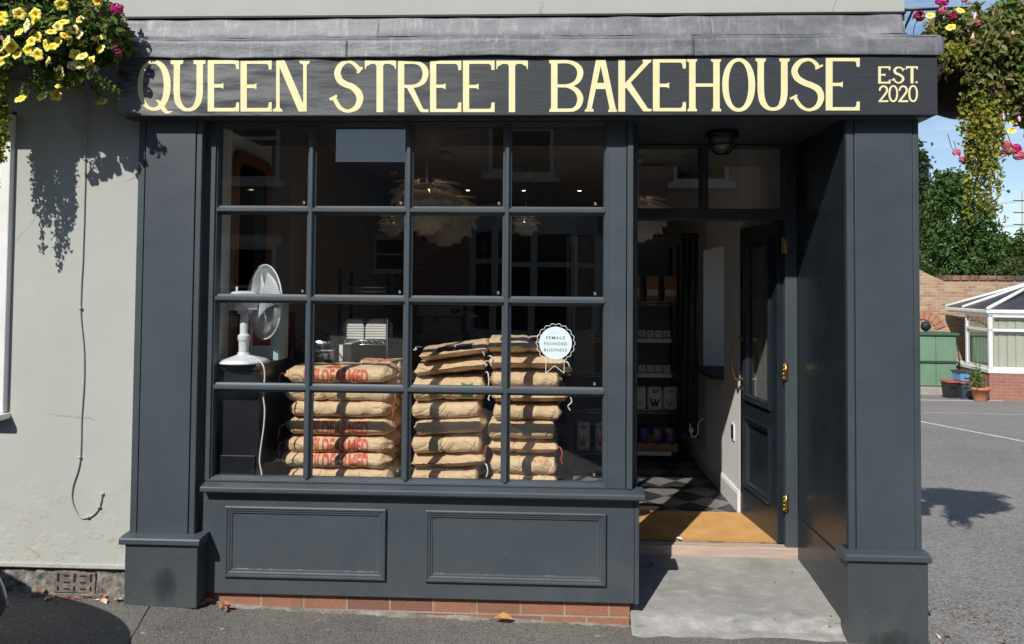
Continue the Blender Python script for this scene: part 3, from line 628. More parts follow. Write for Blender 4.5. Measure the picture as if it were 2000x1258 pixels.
# concrete ramp up to the door
rows = []
for j in range(34):
    t = j/33; r = []
    for k in range(60):
        x = .452+k*1.075/59
        if t < .16:
            u = t/.16; y = -.06+u*.09-.03*noise.noise(Vector((x*4, 7, 1)))*(1-u); z = gz(x, 0)+.004+u*.012+.004*noise.noise(Vector((x*9, u*3, 2)))-.01*(1-u)
        elif t < .30:
            u = (t-.16)/.14; y = .03+u*.055; z = gz(x, 0)+.016+(u**.55)*(-.042-gz(x, 0)-.016)+.004*noise.noise(Vector((x*11, u*4, 6)))
        else:
            u = (t-.30)/.70; y = .085+u*.70; z = -.042+u*.088+.0022*noise.noise(Vector((x*6, y*6, 4)))
        r.append((x, y, z))
    rows.append(r)
def concrete():
    m, n, l, p = newmat('trowelled_concrete'); p.inputs['Roughness'].default_value = .8
    g = n.new('ShaderNodeNewGeometry'); P_ = g.outputs['Position']; s = n.new('ShaderNodeSeparateXYZ'); l(P_, s.inputs[0])
    f = noise_node(n, l, 2.2, 9, .62, vec=P_); f2 = noise_node(n, l, 16, 7, .68, vec=P_, stretch=(.6, 1.3, 1)); c = ramp(n, l, f, [(.3, (.20, .195, .18)), (.7, (.33, .322, .30))])
    c = mixc(n, l, ramp(n, l, f2, [(.5, 0), (.75, .5)]), c, (.46, .45, .42))
    wv = n.new('ShaderNodeTexNoise'); wv.inputs['Scale'].default_value = 3.1; wv.inputs['Detail'].default_value = 2; wv.inputs['Distortion'].default_value = 2.4; l(P_, wv.inputs['Vector'])
    sw_ = ramp(n, l, wv.outputs['Fac'], [(.49, 0), (.5, .2), (.51, 0)]); c = mixc(n, l, sw_, c, (.52, .51, .48))
    ed = n.new('ShaderNodeMapRange'); l(s.outputs[1], ed.inputs[0]); ed.inputs[1].default_value = .16; ed.inputs[2].default_value = .06; ed.inputs[3].default_value = 0; ed.inputs[4].default_value = 1
    c = mixc(n, l, math_node(n, l, 'MULTIPLY', ed.outputs[0], ramp(n, l, f2, [(.47, 0), (.66, .5)])), c, (.42, .405, .375))
    c = mixc(n, l, math_node(n, l, 'MULTIPLY', ed.outputs[0], ramp(n, l, f2, [(.33, .75), (.42, 0)])), c, (.12, .11, .10))
    l(c, p.inputs['Base Color']); b = add_bump(n, l, p, f2, .005, .5); add_bump(n, l, p, noise_node(n, l, 120, 3, .6, vec=P_), .0015, .4, b); return m
mb = MB(); mb.grid(rows); structure('ramp', mb, concrete())

# ------------------------------------------------------------------ shell of the shop
PLASTER = M('grey_plaster', (.74, .73, .70), (.80, .79, .77), rough=.8, scale=4, bump=.002, bscale=20)
DARKWALL = M('dark_interior_paint', (.022, .024, .028), (.034, .036, .04), rough=.7, scale=3)
CEIL = M('ceiling_paint', (.40, .39, .38), rough=.85)
mb = MB(); mb.box(-8, -1.86, .352, 6, .14, 2.969); mb.box(-8, 1.835, .352, 6, 2.972, 5.2); build('upper_storey', mb, STUCCO, bakery)
mb = MB(); mb.extrude([(-.15, 5.2), (6.3, 5.2), (3.1, 7.0)], -8.1, 1.86); build('roof', mb, M('slate_roof', (.05, .052, .06), (.09, .09, .1), rough=.6, scale=8, stretch=(3, 1, 8)), bakery)
mb = MB(); mb.box(-1.93, -1.80, .141, 1.0, .1, 2.72); build('side_wall', mb, PLASTER, bakery)
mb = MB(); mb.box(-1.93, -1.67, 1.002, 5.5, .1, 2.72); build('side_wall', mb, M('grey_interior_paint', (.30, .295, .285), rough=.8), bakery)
mb = MB(); mb.box(-1.855, 1.83, 5.502, 5.9, .1, 2.72); build('back_wall', mb, DARKWALL, bakery)
mb = MB(); mb.box(-1.855, 1.83, .802, 5.9, 2.702, 2.80); build('ceiling', mb, CEIL, bakery)
mb = MB(); mb.box(1.452, 1.838, .832, 1.40, -.3, 2.70); mb.box(1.345, 1.838, 1.402, 1.87, -.5, 2.70); mb.box(1.345, 1.838, 1.87, 2.62, -.6, .95); mb.box(1.345, 1.838, 1.87, 2.62, 1.95, 2.70); mb.box(1.345, 1.838, 2.62, 5.9, -.8, 2.70)
build('side_wall', mb, PLASTER, bakery)
mb = MB(); mb.extrude([(1.345, .101), (1.328, .101), (1.328, .225), (1.336, .245), (1.345, .25)], 1.404, 5.4, 'y'); mb.box(1.348, 1.448, 1.3975, 1.4015, .101, 2.04) ; build('skirting_board', mb, WHITEPVC, bakery, bevel=.002)
sw2 = empty_part('side_window', bakery, (1.7, 2.2, 1))
mb = MB(); mb.box(1.70, 1.76, 1.871, 1.93, .952, 1.949); mb.box(1.70, 1.76, 2.56, 2.619, .952, 1.949); mb.box(1.70, 1.76, 1.93, 2.56, .952, 1.01); mb.box(1.70, 1.76, 1.93, 2.56, 1.89, 1.949); build('frame', mb, WHITEPVC, sw2, bevel=.004)
mb = MB(); mb.box(1.725, 1.73, 1.93, 2.56, 1.01, 1.89); build('pane', mb, GLASS, sw2)
mb = MB(); mb.box(1.25, 1.70, 1.86, 2.63, .953, .975); build('window_board', mb, BLACK, sw2, bevel=.003)
# floor: patterned tiles and coir mat well
def tilemat():
    m, n, l, p = newmat('geometric_floor_tile'); g = n.new('ShaderNodeNewGeometry'); s = n.new('ShaderNodeSeparateXYZ'); l(g.outputs['Position'], s.inputs[0]); P_ = g.outputs['Position']
    T = .30; u = math_node(n, l, 'FRACT', math_node(n, l, 'DIVIDE', s.outputs[0], T)); v = math_node(n, l, 'FRACT', math_node(n, l, 'DIVIDE', s.outputs[1], T))
    a = math_node(n, l, 'GREATER_THAN', u, v); b = math_node(n, l, 'GREATER_THAN', math_node(n, l, 'ADD', u, v), 1.0)
    xo = math_node(n, l, 'ABSOLUTE', math_node(n, l, 'SUBTRACT', a, b))
    gr = noise_node(n, l, 22, 5, .6, vec=P_, stretch=(1, 5, 1)); lt = ramp(n, l, gr, [(.3, (.16, .155, .145)), (.7, (.25, .242, .225))])
    c = mixc(n, l, xo, lt, (.04, .039, .038))
    e = math_node(n, l, 'LESS_THAN', math_node(n, l, 'MINIMUM', math_node(n, l, 'MINIMUM', u, math_node(n, l, 'SUBTRACT', 1, u)), math_node(n, l, 'MINIMUM', v, math_node(n, l, 'SUBTRACT', 1, v))), .008)
    c = mixc(n, l, e, c, (.12, .115, .11)); l(c, p.inputs['Base Color']); p.inputs['Roughness'].default_value = .35; return m
mb = MB(); mb.box(-1.67, 1.345, .79, 5.5, -.06, .1); mb.box(-1.80, .49, .12, .79, -.06, .1); build('tiled_floor', mb, tilemat(), bakery)
mat_ = MB()
rows = [[(.50+k*.93/60, .803+j*.59/40, .108+.0012*noise.noise(Vector((k*.9, j*.9, 0)))) for k in range(61)] for j in range(41)]
mat_.grid(rows); mat_.box(.50, 1.43, .803, 1.393, .1005, .1065)
COIR = M('coir', (.55, .29, .095), (.70, .41, .165), rough=.95, scale=7, lo=.3, hi=.7, bump=.006, bscale=230, spec=.1)
tag(build('doormat', mat_, COIR), 'tan coir doormat filling the shop doorway', 'doormat')
# ------------------------------------------------------------------ flour sacks in the window
def kraft():
    m, n, l, p = newmat('kraft_paper'); p.inputs['Roughness'].default_value = .62; p.inputs['Specular IOR Level'].default_value = .35
    t = n.new('ShaderNodeTexCoord'); P_ = t.outputs['Object']; oi = n.new('ShaderNodeObjectInfo')
    f = noise_node(n, l, 5, 7, .6, vec=P_); f2 = noise_node(n, l, 60, 4, .6, vec=P_, stretch=(.3, 1, 1))
    c = ramp(n, l, f, [(.3, (.72, .50, .29)), (.7, (.82, .60, .37))]); c = mixc(n, l, .5, c, ramp(n, l, f2, [(.3, .72), (.7, 1.0)]), 'MULTIPLY')
    c = mixc(n, l, ramp(n, l, oi.outputs['Random'], [(0, 0), (1, .3)]), c, (.58, .36, .19)); l(c, p.inputs['Base Color'])
    v = n.new('ShaderNodeTexVoronoi'); v.feature = 'DISTANCE_TO_EDGE'; v.inputs['Scale'].default_value = 11
    dn = n.new('ShaderNodeMix'); dn.data_type = 'VECTOR'; dn.inputs[0].default_value = .25; z = n.new('ShaderNodeTexNoise'); z.inputs['Scale'].default_value = 4; l(P_, z.inputs['Vector']); l(P_, dn.inputs[4]); l(z.outputs['Color'], dn.inputs[5]); l(dn.outputs[1], v.inputs['Vector'])
    b = add_bump(n, l, p, ramp(n, l, v.outputs['Distance'], [(0, 0), (.06, 1)]), .007, .5)
    b = add_bump(n, l, p, noise_node(n, l, 16, 6, .65, vec=P_), .009, .5, b); return m
KRAFT = kraft(); SACKRED = M('red_print', (.58, .075, .035), (.66, .13, .07), rough=.6, scale=50, lo=.3, hi=.6); SACKBLUE = M('navy_print', (.02, .03, .06), rough=.6); SACKGREEN = M('green_print', (.02, .20, .06), rough=.6)
STITCH = M('dark_thread', (.05, .035, .035), rough=.8); CORD = M('white_cord', (.72, .71, .68), rough=.8); REDCORD = M('red_cord', (.60, .10, .07), rough=.8)
def sack_mesh(Lx, D, H, kind, seed, nu=64, nv=40):
    rnd = random.Random(seed); so_ = Vector((seed*3.7, seed*1.3, seed*.9)); rows = []
    e = {'gather': 3.0, 'plain': 3.6, 'seam': 2.0}[kind]; sag = [rnd.uniform(-.003, .003) for _ in range(4)]
    ne = (.20, .20) if kind == 'gather' else (.13, .13)
    ea = [rnd.uniform(.7, 1.3), rnd.uniform(.7, 1.3)]; dent = rnd.uniform(-.5, .5)
    for i in range(nu+1):
        u = -1+2*i/nu; s_ = 0 if u < 0 else 1; a = max(0, (abs(u)-1+ne[s_])/ne[s_]); a2 = a*a*(3-2*a)
        hz = 1-(.52 if kind == 'gather' else .36)*a2*min(1, ea[s_]); dy = 1-(.10 if kind != 'gather' else .28)*a2
        if i in (0, nu): hz *= .25; dy *= .8
        r = []
        for k in range(nv):
            th = 2*math.pi*k/nv; c, s = math.cos(th), math.sin(th)
            y = math.copysign(abs(c)**(2/e), c)*D/2*dy
            z = math.copysign(abs(s)**(2/(e*.9)), s)*H/2*hz
            if kind == 'seam' and c < 0: z *= 1-.80*max(0, -c)**7; y -= .010*max(0, -c)**14
            P = Vector((u*Lx*1.0, y*2, z*3))+so_
            cre = (1-abs(noise.noise(P*5.5)))**4*.008+noise.noise(P*2.2)*.005+noise.noise(P*13)*.0012
            rad = a2*.012*math.sin(th*7+3*noise.noise(P*2)+seed)*(1 if kind == 'gather' else .5)
            cre -= .012*math.exp(-((u-dent)/.04)**2)*(seed % 3 == 0)
            d = (cre-.006)*(1.0+.7*a2)+rad
            nrm = Vector((0, c*(H/D)**.0, s)).normalized()
            xx = u*Lx/2 + (.010*noise.noise(Vector((y*14, z*20, seed)))*a2) - math.copysign(.010*a2*(abs(s)), u)
            zz = z+nrm.z*d*.7+sag[0]*math.cos(u*3+sag[1]*300)+sag[2]*u
            r.append((xx, y+nrm.y*d, zz))
        r.append(r[0]); rows.append(r)
    m = MB(); vs = []
    n = nv
    for r in rows: vs += r[:-1]
    fs = [(i*n+k, i*n+(k+1) % n, (i+1)*n+(k+1) % n, (i+1)*n+k) for i in range(nu) for k in range(n)]
    fs += [tuple(range(n-1, -1, -1)), tuple(nu*n+k for k in range(n))]
    return m.add(vs, fs, True)
def drape(mb2, bvh, org, dr, off=.0012, step=.009):       # lay flat print on a curved surface
    me = bpy.data.meshes.new('d'); me.from_pydata(mb2.v, [], mb2.f); b = bmesh.new(); b.from_mesh(me); bpy.data.meshes.remove(me)
    xs2 = [v.co.x for v in b.verts]; zs2 = [v.co.z for v in b.verts]
    for ax, lo, hi in (((1, 0, 0), min(xs2), max(xs2)), ((0, 0, 1), min(zs2), max(zs2))):
        t = lo+step
        while t < hi:
            bmesh.ops.bisect_plane(b, geom=b.verts[:]+b.edges[:]+b.faces[:], plane_co=(t*ax[0], 0, t*ax[2]), plane_no=ax); t += step
    o = MB(); dead = set(); b.verts.index_update(); co = []
    for v in b.verts:
        h = bvh.ray_cast(Vector(org(v.co)), Vector(dr))
        if h[0] is None: dead.add(v.index); co.append((0, 0, 0))
        else: co.append(tuple(h[0]-Vector(dr)*off))
    o.add(co, [tuple(v.index for v in f.verts) for f in b.faces if not any(v.index in dead for v in f.verts)], True); b.free(); return o
def sack(xl, xr, yt, yb, Y, kind, label, group, tilt=0, D=.37, text=None, cords=(), extra=None, seed=[10], cordmat=None):
    seed[0] += 1; sd = seed[0]
    p = at(xl, (yt+yb)/2, Y); q_ = at(xr, (yt+yb)/2, Y); t = at((xl+xr)/2, yt, Y); b = at((xl+xr)/2, yb, Y)
    Lx = q_.x-p.x; H = (t.z-b.z)*1.05; c = Vector(((p.x+q_.x)/2, Y+D/2, (t.z+b.z)/2)); rt = R(tilt)
    H -= abs(math.sin(rt))*Lx*.55
    m = sack_mesh(Lx, D, H, kind, sd); m.xf(Matrix.Translation(c) @ Matrix.Rotation(-rt, 4, 'Y'))
    o = build('flour_sack', m, KRAFT, loc=(c.x, c.y, c.z-H/2)); tag(o, label, 'flour sack', group)
    bv = BVHTree.FromPolygons([Vector(v) for v in m.v], m.f)
    fr = lambda v: (v.x, -1, v.z)
    def child(nm, mb_, mat): return build(nm, mb_, mat, o, fix=False)
    if text:
        a = at(592, (yt+yb)/2+2, Y); w_, h_, _ = .362, .066, 0
        tm, tw, th_ = text_mesh('WILDFARMED', .372, .080, .036, 1.0); shift(tm, a.x-.004, -1, c.z-.043)
        child('lettering', drape(tm, bv, fr, (0, 1, 0)), SACKRED)
    if kind == 'seam' and 'nostitch' not in (extra or ''):
        pts = []
        for k in range(25):
            x = c.x-Lx*.48+Lx*.96*k/24; z0 = c.z-math.tan(rt)*(x-c.x)*1.0
            best = None
            for dz in np.linspace(-.03, .03, 13):
                h = bv.ray_cast(Vector((x, -1, z0+dz)), Vector((0, 1, 0)))
                if h[0] is not None and (best is None or h[0].y < best.y): best = h[0]
            if best is not None: pts.append(best-Vector((0, .0012, 0)))
        if len(pts) > 3:
            mm = MB(); mm.tube(pts, .0016, 5); child('stitching', mm, cordmat or STITCH)
    for sdn, ln, cm in cords:
        x = c.x+sdn*Lx*.485; z = c.z-math.tan(rt)*(x-c.x); y = Y+.05; r_ = random.Random(sd*5+sdn)
        pts = [(x-.01*sdn, y+.02, z), (x+.012*sdn, y-.03, z+.006), (x+.022*sdn+r_.uniform(-.006, .006), y-.045, z-.3*ln), (x+.012*sdn+r_.uniform(-.012, .012), y-.045, z-.65*ln), (x+.02*sdn+r_.uniform(-.012, .012), y-.045, z-ln)]
        mm = MB(); mm.tube([tuple(v) for v in cr(pts, 6)], .0038 if cm is CORD else .0028, 6); child('cord', mm, cm)
    return o, bv, c, child
GL, GM, GR, GB = 'flour sacks in the left stack', 'flour sacks in the middle stack', 'flour sacks in the right stack', 'flour sacks in the shaded rear stack'
o, bv, c, ch = sack(547, 765, 717, 752, .32, 'gather', 'brown paper flour sack with a red heart, topmost of the left stack', GL, text=1, cords=[(-1, .07, REDCORD)], D=.37)
hm = MB(); hp = at(655, 712, .40)
hm.prism([(hp.x+.045*16*math.sin(t)**3/16, .028*(13*math.cos(t)-5*math.cos(2*t)-2*math.cos(3*t)-math.cos(4*t))/13) for t in np.linspace(0, 2*math.pi, 28)[:-1]], 0, .001)
hm.v = [(x, 0, z) for x, y, z in hm.v][:27]; hm.f = [tuple(range(27))]; hm.sm = [False]
ch('heart_print', drape(hm, bv, lambda v: (v.x, .385-v.z*1.3, 3), (0, 0, -1)), SACKRED)
sack(552, 768, 749, 787, .33, 'plain', 'flour sack second from the top of the left stack, half behind the glazing bar', GL, cords=[(1, .09, REDCORD)])
sack(556, 765, 782, 819, .325, 'gather', 'unprinted brown flour sack third from the top of the left stack', GL, cords=[(1, .07, REDCORD)])
sack(548, 768, 817, 855, .32, 'gather', 'red lettered flour sack crossed by a glazing bar shadow, fourth down the left stack', GL, text=1, cords=[(-1, .07, REDCORD)])
sack(546, 766, 853, 889, .32, 'gather', 'red lettered flour sack fifth down the left stack, between two lettered sacks', GL, text=1, cords=[(-1, .09, REDCORD)])
sack(538, 762, 884, 919, .315, 'gather', 'lowest red lettered flour sack of the left stack, poking out furthest left', GL, text=1, cords=[(-1, .09, REDCORD)])
sack(556, 766, 916, 952, .325, 'plain', 'bottom flour sack of the left stack, just above the window sill', GL)
bt = [706, 742, 780, 820, 858, 896, 932, 966]
bl = ['red printed flour sack lying in the sun behind the topmost left sack', 'shaded flour sack second down in the stack behind the left stack', 'shaded flour sack third down in the stack behind the left stack', 'shaded flour sack fourth down in the stack behind the left stack', 'shaded flour sack fifth down in the stack behind the left stack', 'shaded flour sack sixth down in the stack behind the left stack', 'shaded flour sack at the bottom of the stack behind the left stack']
for k in range(7):
    o, bv, c, ch = sack(692, 790+(k % 3)*3-3, bt[k], bt[k+1]+2, .745, 'gather' if k == 0 else 'plain', bl[k], GB, D=.27, tilt=0)
    if k == 0:
        tm, _, _ = text_mesh('WILDFARMED', .22, .05, .028, .92); shift(tm, c.x-.12, 0, 0)
        ch('lettering', drape(tm, bv, lambda v: (v.x, .79+v.z*1.6, 3), (0, 0, -1)), SACKRED)
mid = [(815, 956, 670, 708, 7, 'seam', 'drooping flour sack with navy print, topmost of the middle stack', [(1, .05, CORD), (-1, .012, CORD)]),
       (805, 950, 698, 741, 8, 'seam', 'tilted flour sack with a stitched front seam, second down the middle stack', [(1, .10, CORD)]),
       (801, 948, 737, 787, 1, 'plain', 'flour sack with a green printed mark, third down the middle stack', []),
       (800, 939, 783, 823, 3, 'plain', 'plain flour sack directly under the green marked sack', []),
       (802, 949, 814, 856, 4, 'gather', 'flour sack with a rolled left end and pointed right corner, middle stack', []),
       (800, 942, 849, 892, 3, 'plain', 'blunt ended flour sack sixth down the middle stack', []),
       (800, 947, 882, 927, 4, 'seam', 'seamed flour sack with a short white cord, second lowest of the middle stack', [(1, .06, CORD)]),
       (800, 935, 917, 956, 2, 'plain', 'bottom flour sack of the middle stack, resting behind the window sill', [])]
for k, (a, b, t, bb, ti, kd, lb, cs) in enumerate(mid):
    o, bv, c, ch = sack(a, b, t, bb, .32+.008*(k % 2), kd, lb, GM, tilt=ti, cords=cs, D=.46)
    if k == 0:
        for s_ in (-1, 1):
            mm = MB(); mm.box(c.x+(.004 if s_ > 0 else -.10), c.x+(.10 if s_ > 0 else -.004), 0, 0, -.0, .06); mm.f = [(0, 1, 5, 4)]; mm.sm = [False]
            ch('navy_print', drape(mm, bv, lambda v: (v.x, .345+v.z*1.5, 3), (0, 0, -1)), SACKBLUE)
    if k == 2:
        g0 = at(900, 776, .32); mm = MB(); mm.prism([(g0.x, g0.z), (g0.x+.066, g0.z), (g0.x+.066, g0.z+.082), (g0.x+.04, g0.z+.07), (g0.x, g0.z+.082)], -1, -1); mm.f = [(4, 3, 2, 1, 0)]; mm.v = mm.v[:5]; mm.sm = [False]
        ch('green_print', drape(mm, bv, lambda v: (v.x, -1, v.z), (0, 1, 0)), SACKGREEN)
rgt = [(948, 1066, 661, 695, 0, 'seam', 'navy printed flour sack topmost of the right stack, behind the round sticker', [(-1, .05, CORD)], None),
       (952, 1106, 690, 728, 0, 'seam', 'seamed flour sack with white cords at both ends, second down the right stack', [(-1, .02, CORD), (1, .07, CORD)], None),
       (952, 1101, 724, 764, 0, 'gather', 'smooth round fronted flour sack third down the right stack', [], None),
       (958, 1111, 758, 795, 0, 'seam', 'thin seamed flour sack under the lowest glazing bar of the right stack', [(-1, .02, CORD), (1, .07, CORD)], None),
       (960, 1098, 790, 825, 0, 'plain', 'plain flour sack in the middle of the right stack, below the thin seamed one', [], None),
       (950, 1088, 822, 862, 0, 'plain', 'shadow crossed flour sack with a little red print, right stack', [], None),
       (952, 1092, 858, 895, 0, 'seam', 'flour sack sewn with red thread and red cords, right stack', [(1, .08, REDCORD), (-1, .05, REDCORD)], REDCORD),
       (955, 1090, 892, 932, 0, 'plain', 'creased pillow like flour sack second lowest of the right stack', [], None),
       (957, 1091, 926, 958, 0, 'plain', 'bottom flour sack of the right stack, showing only its top', [], None)]
for k, (a, b, t, bb, ti, kd, lb, cs, cmx) in enumerate(rgt):
    o, bv, c, ch = sack(a, b, t, bb, .32+.007*((k+1) % 2), kd, lb, GR, tilt=ti, cords=cs, D=.46, cordmat=cmx)
    if k == 0:
        mm = MB(); mm.box(c.x-.09, c.x+.13, 0, 0, 0, .05); mm.f = [(0, 1, 5, 4)]; mm.sm = [False]
        ch('navy_print', drape(mm, bv, lambda v: (v.x, .385+v.z*1.5, 3), (0, 0, -1)), SACKBLUE)
    if k in (5, 7):
        tm, _, _ = text_mesh('FLOUR', .09, .014, .02); shift(tm, c.x-.12+(.17 if k == 7 else 0), -1, c.z+.022)
        ch('red_print', drape(tm, bv, lambda v: (v.x, -1, v.z), (0, 1, 0)), SACKRED)
DARKWOOD = M('dark_stained_wood', (.018, .014, .012), (.035, .026, .02), rough=.6, scale=6, stretch=(1, 6, 6))
zb_ = at(800, 955, .325).z-.01
pl = MB(); pl.box(-1.54, .17, .20, 1.03, zb_-.04, zb_)
for x in (-1.46, -.7, .06):
    pl.box(x, x+.05, .24, .98, .1, zb_-.041)
tag(build('low_platform', pl, DARKWOOD), 'low dark wooden platform under the sack stacks', 'platform')

# ------------------------------------------------------------------ things in the left pane: cabinet, fan, books
cab = thing('cabinet', 'black cabinet in the left corner of the window, carrying the fan', 'cabinet', (-1.66, .33, .1))
mb = MB(); mb.box(-1.795, -1.53, .135, .53, .1, 1.175); build('carcass', mb, M('satin_black_laminate', (.012, .013, .016), (.018, .019, .022), rough=.35, scale=4), cab, bevel=.003)
mb = MB(); mb.box(-1.798, -1.522, .125, .535, 1.176, 1.2065); build('top', mb, M('charcoal_top', (.03, .032, .036), rough=.4), cab, bevel=.003)
mb = MB(); mb.box(-1.78, -1.545, .1235, .134, .13, .72); build('door', mb, bpy.data.materials['satin_black_laminate'], cab, bevel=.002)
fan = thing('desk_fan', 'white desk fan with a round wire cage, seen nearly edge on', 'fan', (-1.655, .27  , 1.2065))
fx, fy = -1.652, .215
mb = MB(); mb.lathe([(0, .0), (.138, .0), (.143, .008), (.12, .022), (.06, .036), (.034, .045), (.03, .06)], (fx, fy, 1.2070), 36); build('base', mb, WHITEPL, fan)
mb = MB(); mb.lathe([(.026, .05), (.028, .12), (.033, .125), (.033, .15), (.022, .16), (.0225, .27), (.02, .28)], (fx, fy, 1.2070), 20); mb.box(fx-.03, fx+.035, fy-.02, fy+.02, 1.475, 1.505); build('post', mb, WHITEPL, fan, bevel=.002)
NA = Matrix.Rotation(R(46), 4, 'Z')
mb = MB(); mb.lathe([(0, -.085), (.035, -.084), (.05, -.07), (.055, -.03), (.055, .04), (.045, .06), (0, .062)], (0, 0, 0), 24, 'x'); mb.tube([(-.045, 0, .04), (-.045, 0, .078)], .007); mb.box(-.075, .055, -.045, .045, -.05, -.012)
build('motor_housing', mb.xf(Matrix.Translation((fx, fy, 1.547)) @ NA), WHITEPL, fan, bevel=.006)
fc = Vector((fx, fy, 1.540))+NA.to_3x3() @ Vector((.115, 0, 0)); fr_ = .208; rot = Matrix.Translation(fc) @ NA
mb = MB()
for side in (1, -1):
    for k in range(84):
        a = 2*math.pi*k/84; pts = []
        for s_ in range(6):
            t = s_/5; r = .035+(fr_-.035)*t; d = .052*(1-t**3)*side; aa = a+.35*(1-t)*side; pts.append((d, r*math.cos(aa), r*math.sin(aa)))
        mb.tube(pts, .0013, 3)
    mb.tube([(side*.046, .10*math.cos(t*.2094), .10*math.sin(t*.2094)) for t in range(31)], .0012, 4)
    mb.lathe([(0, side*.053), (.036, side*.052)], (0, 0, 0), 20, 'x')
mb.tube([(0, fr_*math.cos(t*.1047), fr_*math.sin(t*.1047)) for t in range(61)], .0045, 6)
build('cage', mb.xf(rot), WHITEPL, fan)
mb = MB()
for k in range(3):
    a0 = k*2.094+.5; rows = []
    for i in range(7):
        r = .03+.15*i/6; rows.append([(.024*(j/6-.5)*2*(1-.3*i/6), r*math.cos(a0+(j/6-.5)*1.25), r*math.sin(a0+(j/6-.5)*1.25)) for j in range(7)])
    m1 = MB(); m1.grid(rows); m1.xf(rot); bl_ = build('blade', m1, M('pale_blade', (.70, .72, .76), rough=.3) if k == 0 else bpy.data.materials['pale_blade'], fan); sd = bl_.modifiers.new('s', 'SOLIDIFY'); sd.thickness = .002
mb = MB(); mb.tube([(-.03, .035, 0), (.03, .035, 0)], .001, 3); mb.lathe([(0, -.035), (.03, -.03), (.03, .03), (0, .035)], (0, 0, 0), 16, 'x'); build('hub', mb.xf(rot), WHITEPL, fan)
pts = [at(455, 703, .26), at(475, 697, .20), at(495, 698, .16), at(513, 712, .118), at(517, 735, .116), at(514, 770, .116), at(517, 800, .116), at(515, 835, .116), at(510, 870, .116), at(507, 900, .116), at(511, 925, .116), at(512, 950, .116)]
mb = MB(); mb.tube([tuple(v) for v in cr([tuple(p) for p in pts], 6)], .0042, 7); build('cable', mb, M('white_flex', (.78, .78, .77), rough=.4), fan)
def book(name, lab, x0, x1, y0, y1, z0, z1, col, patch=None, cat='book'):
    t = thing(name, lab, cat, ((x0+x1)/2, (y0+y1)/2, z0))
    m = MB(); m.box(x0, x1, y0, y1, z0, z1); build('cover', m, M('cover_'+name, col, rough=.45), t, bevel=.003)
    m = MB(); m.box(x0+.004, x1+.0015 if False else x1-.004, y0+.004, y1-.004, z1-.001, z1+.0012); build('pages', m, M('pages_'+name, (.6, .58, .52), rough=.8), t)
    if patch:
        m = MB(); m.box(*patch); build('printed_panel', m, M('panel_'+name, (.42, .012, .022), rough=.45), t)
        m = MB()
        for k in range(9): m.box(patch[0]+.015, patch[1]-.02-.02*(k % 3), patch[2]-.0006, patch[2]+.0002, patch[4]+.025+k*.012, patch[4]+.0275+k*.012)
        build('small_print', m, M('print_'+name, (.62, .3, .28), rough=.6), t)
    return t
a = at(486, 700, .42); b = at(541, 600, .42)
book('folder', 'white box file with a red printed panel, standing behind the fan', a.x, b.x, .42, .50, 1.2070, b.z, (.80, .80, .78), (a.x+.022, b.x-.035, .4185, .4205, 1.285, 1.42), 'box file')
book('box_file', 'pale grey box file with a teal edge beside the white one', b.x+.003, b.x+.034, .36, .525, 1.2070, b.z+.02, (.40, .55, .60), None, 'box file')
cb2 = thing('side_cabinet', 'low black counter behind the left sack stacks', 'counter', (-1.4, .85, .1))
mb = MB(); mb.box(-1.62, -1.20, .69, 1.0, .1, 1.13); build('carcass', mb, BLACK, cb2, bevel=.004)
mb = MB(); mb.box(-1.63, -1.19, .68, 1.01, 1.131, 1.160); build('top', mb, bpy.data.materials['charcoal_top'], cb2, bevel=.003)
a = at(557, 640, .9)
book('red_binder', 'dark red ring binder standing left of the plastic wrapped machine', a.x, a.x+.035, .93, .998, 1.1605, a.z+.10, (.22, .012, .018), None, 'binder')
# appliance in a clear bag
a, b = at(560, 708,   .70), at(660, 656,   .70)
bagt = thing('wrapped_machine', 'small grey machine wrapped in a shiny clear plastic bag', 'machine', ((a.x+b.x)/2, .8, 1.1605))
mb = MB(); mb.box(a.x+.03, b.x-.03, .73, .88, 1.161, 1.24); mb.box(a.x+.05, b.x-.06, .75, .87, 1.24, 1.29); build('body', mb, M('grey_steel', (.16, .16, .165), rough=.35, metal=.5), bagt, bevel=.01)
mb = MB(); mb.box(a.x+.2, b.x-.07, .727, .7305, 1.18, 1.215); build('plate', mb, WHITEPL, bagt)
rows = []
for i in range(37):
    th = 2*math.pi*i/36; r = []
    for j in range(15):
        ph = j/14; rx, ry = (b.x-a.x)/2, .105; e = .5
        cx_, sx_ = math.cos(th), math.sin(th); rr = 1-ph**5
        P = Vector((cx_*2.2, sx_*2.2, ph*3)); d = 1+.10*noise.noise(P*1.6)+.07*(1-abs(noise.noise(P*2.7)))**3
        r.append(((a.x+b.x)/2+math.copysign(abs(cx_)**.6, cx_)*rx*rr*d*.95, .80+math.copysign(abs(sx_)**.6, sx_)*ry*rr*d, 1.162+ph*.19+.02*noise.noise(P*3)*ph))
    rows.append(r)
mb = MB(); mb.grid(rows); build('plastic_bag', mb, CLEAR, bagt)
bx = thing('black_box', 'small black and white carton lying beside the plastic wrapped machine', 'carton', at(675, 703, .72))
a, b = at(661, 705, .72), at(686, 669, .72)
mb = MB(); mb.box(a.x, b.x, .72, .94, 1.1605, 1.275); build('carton', mb, M('black_card', (.02, .02, .022), rough=.5), bx, bevel=.002)
mb = MB(); mb.box(a.x+.004, a.x+.026, .7185, .7205, 1.166, 1.27); mb.box(a.x+.03, b.x-.004, .73, .81, 1.2745, 1.2765); mb.box(a.x+.03, b.x-.004, .84, .93, 1.2745, 1.2765); build('white_panel', mb, M('white_card', (.68, .67, .64), rough=.6), bx)
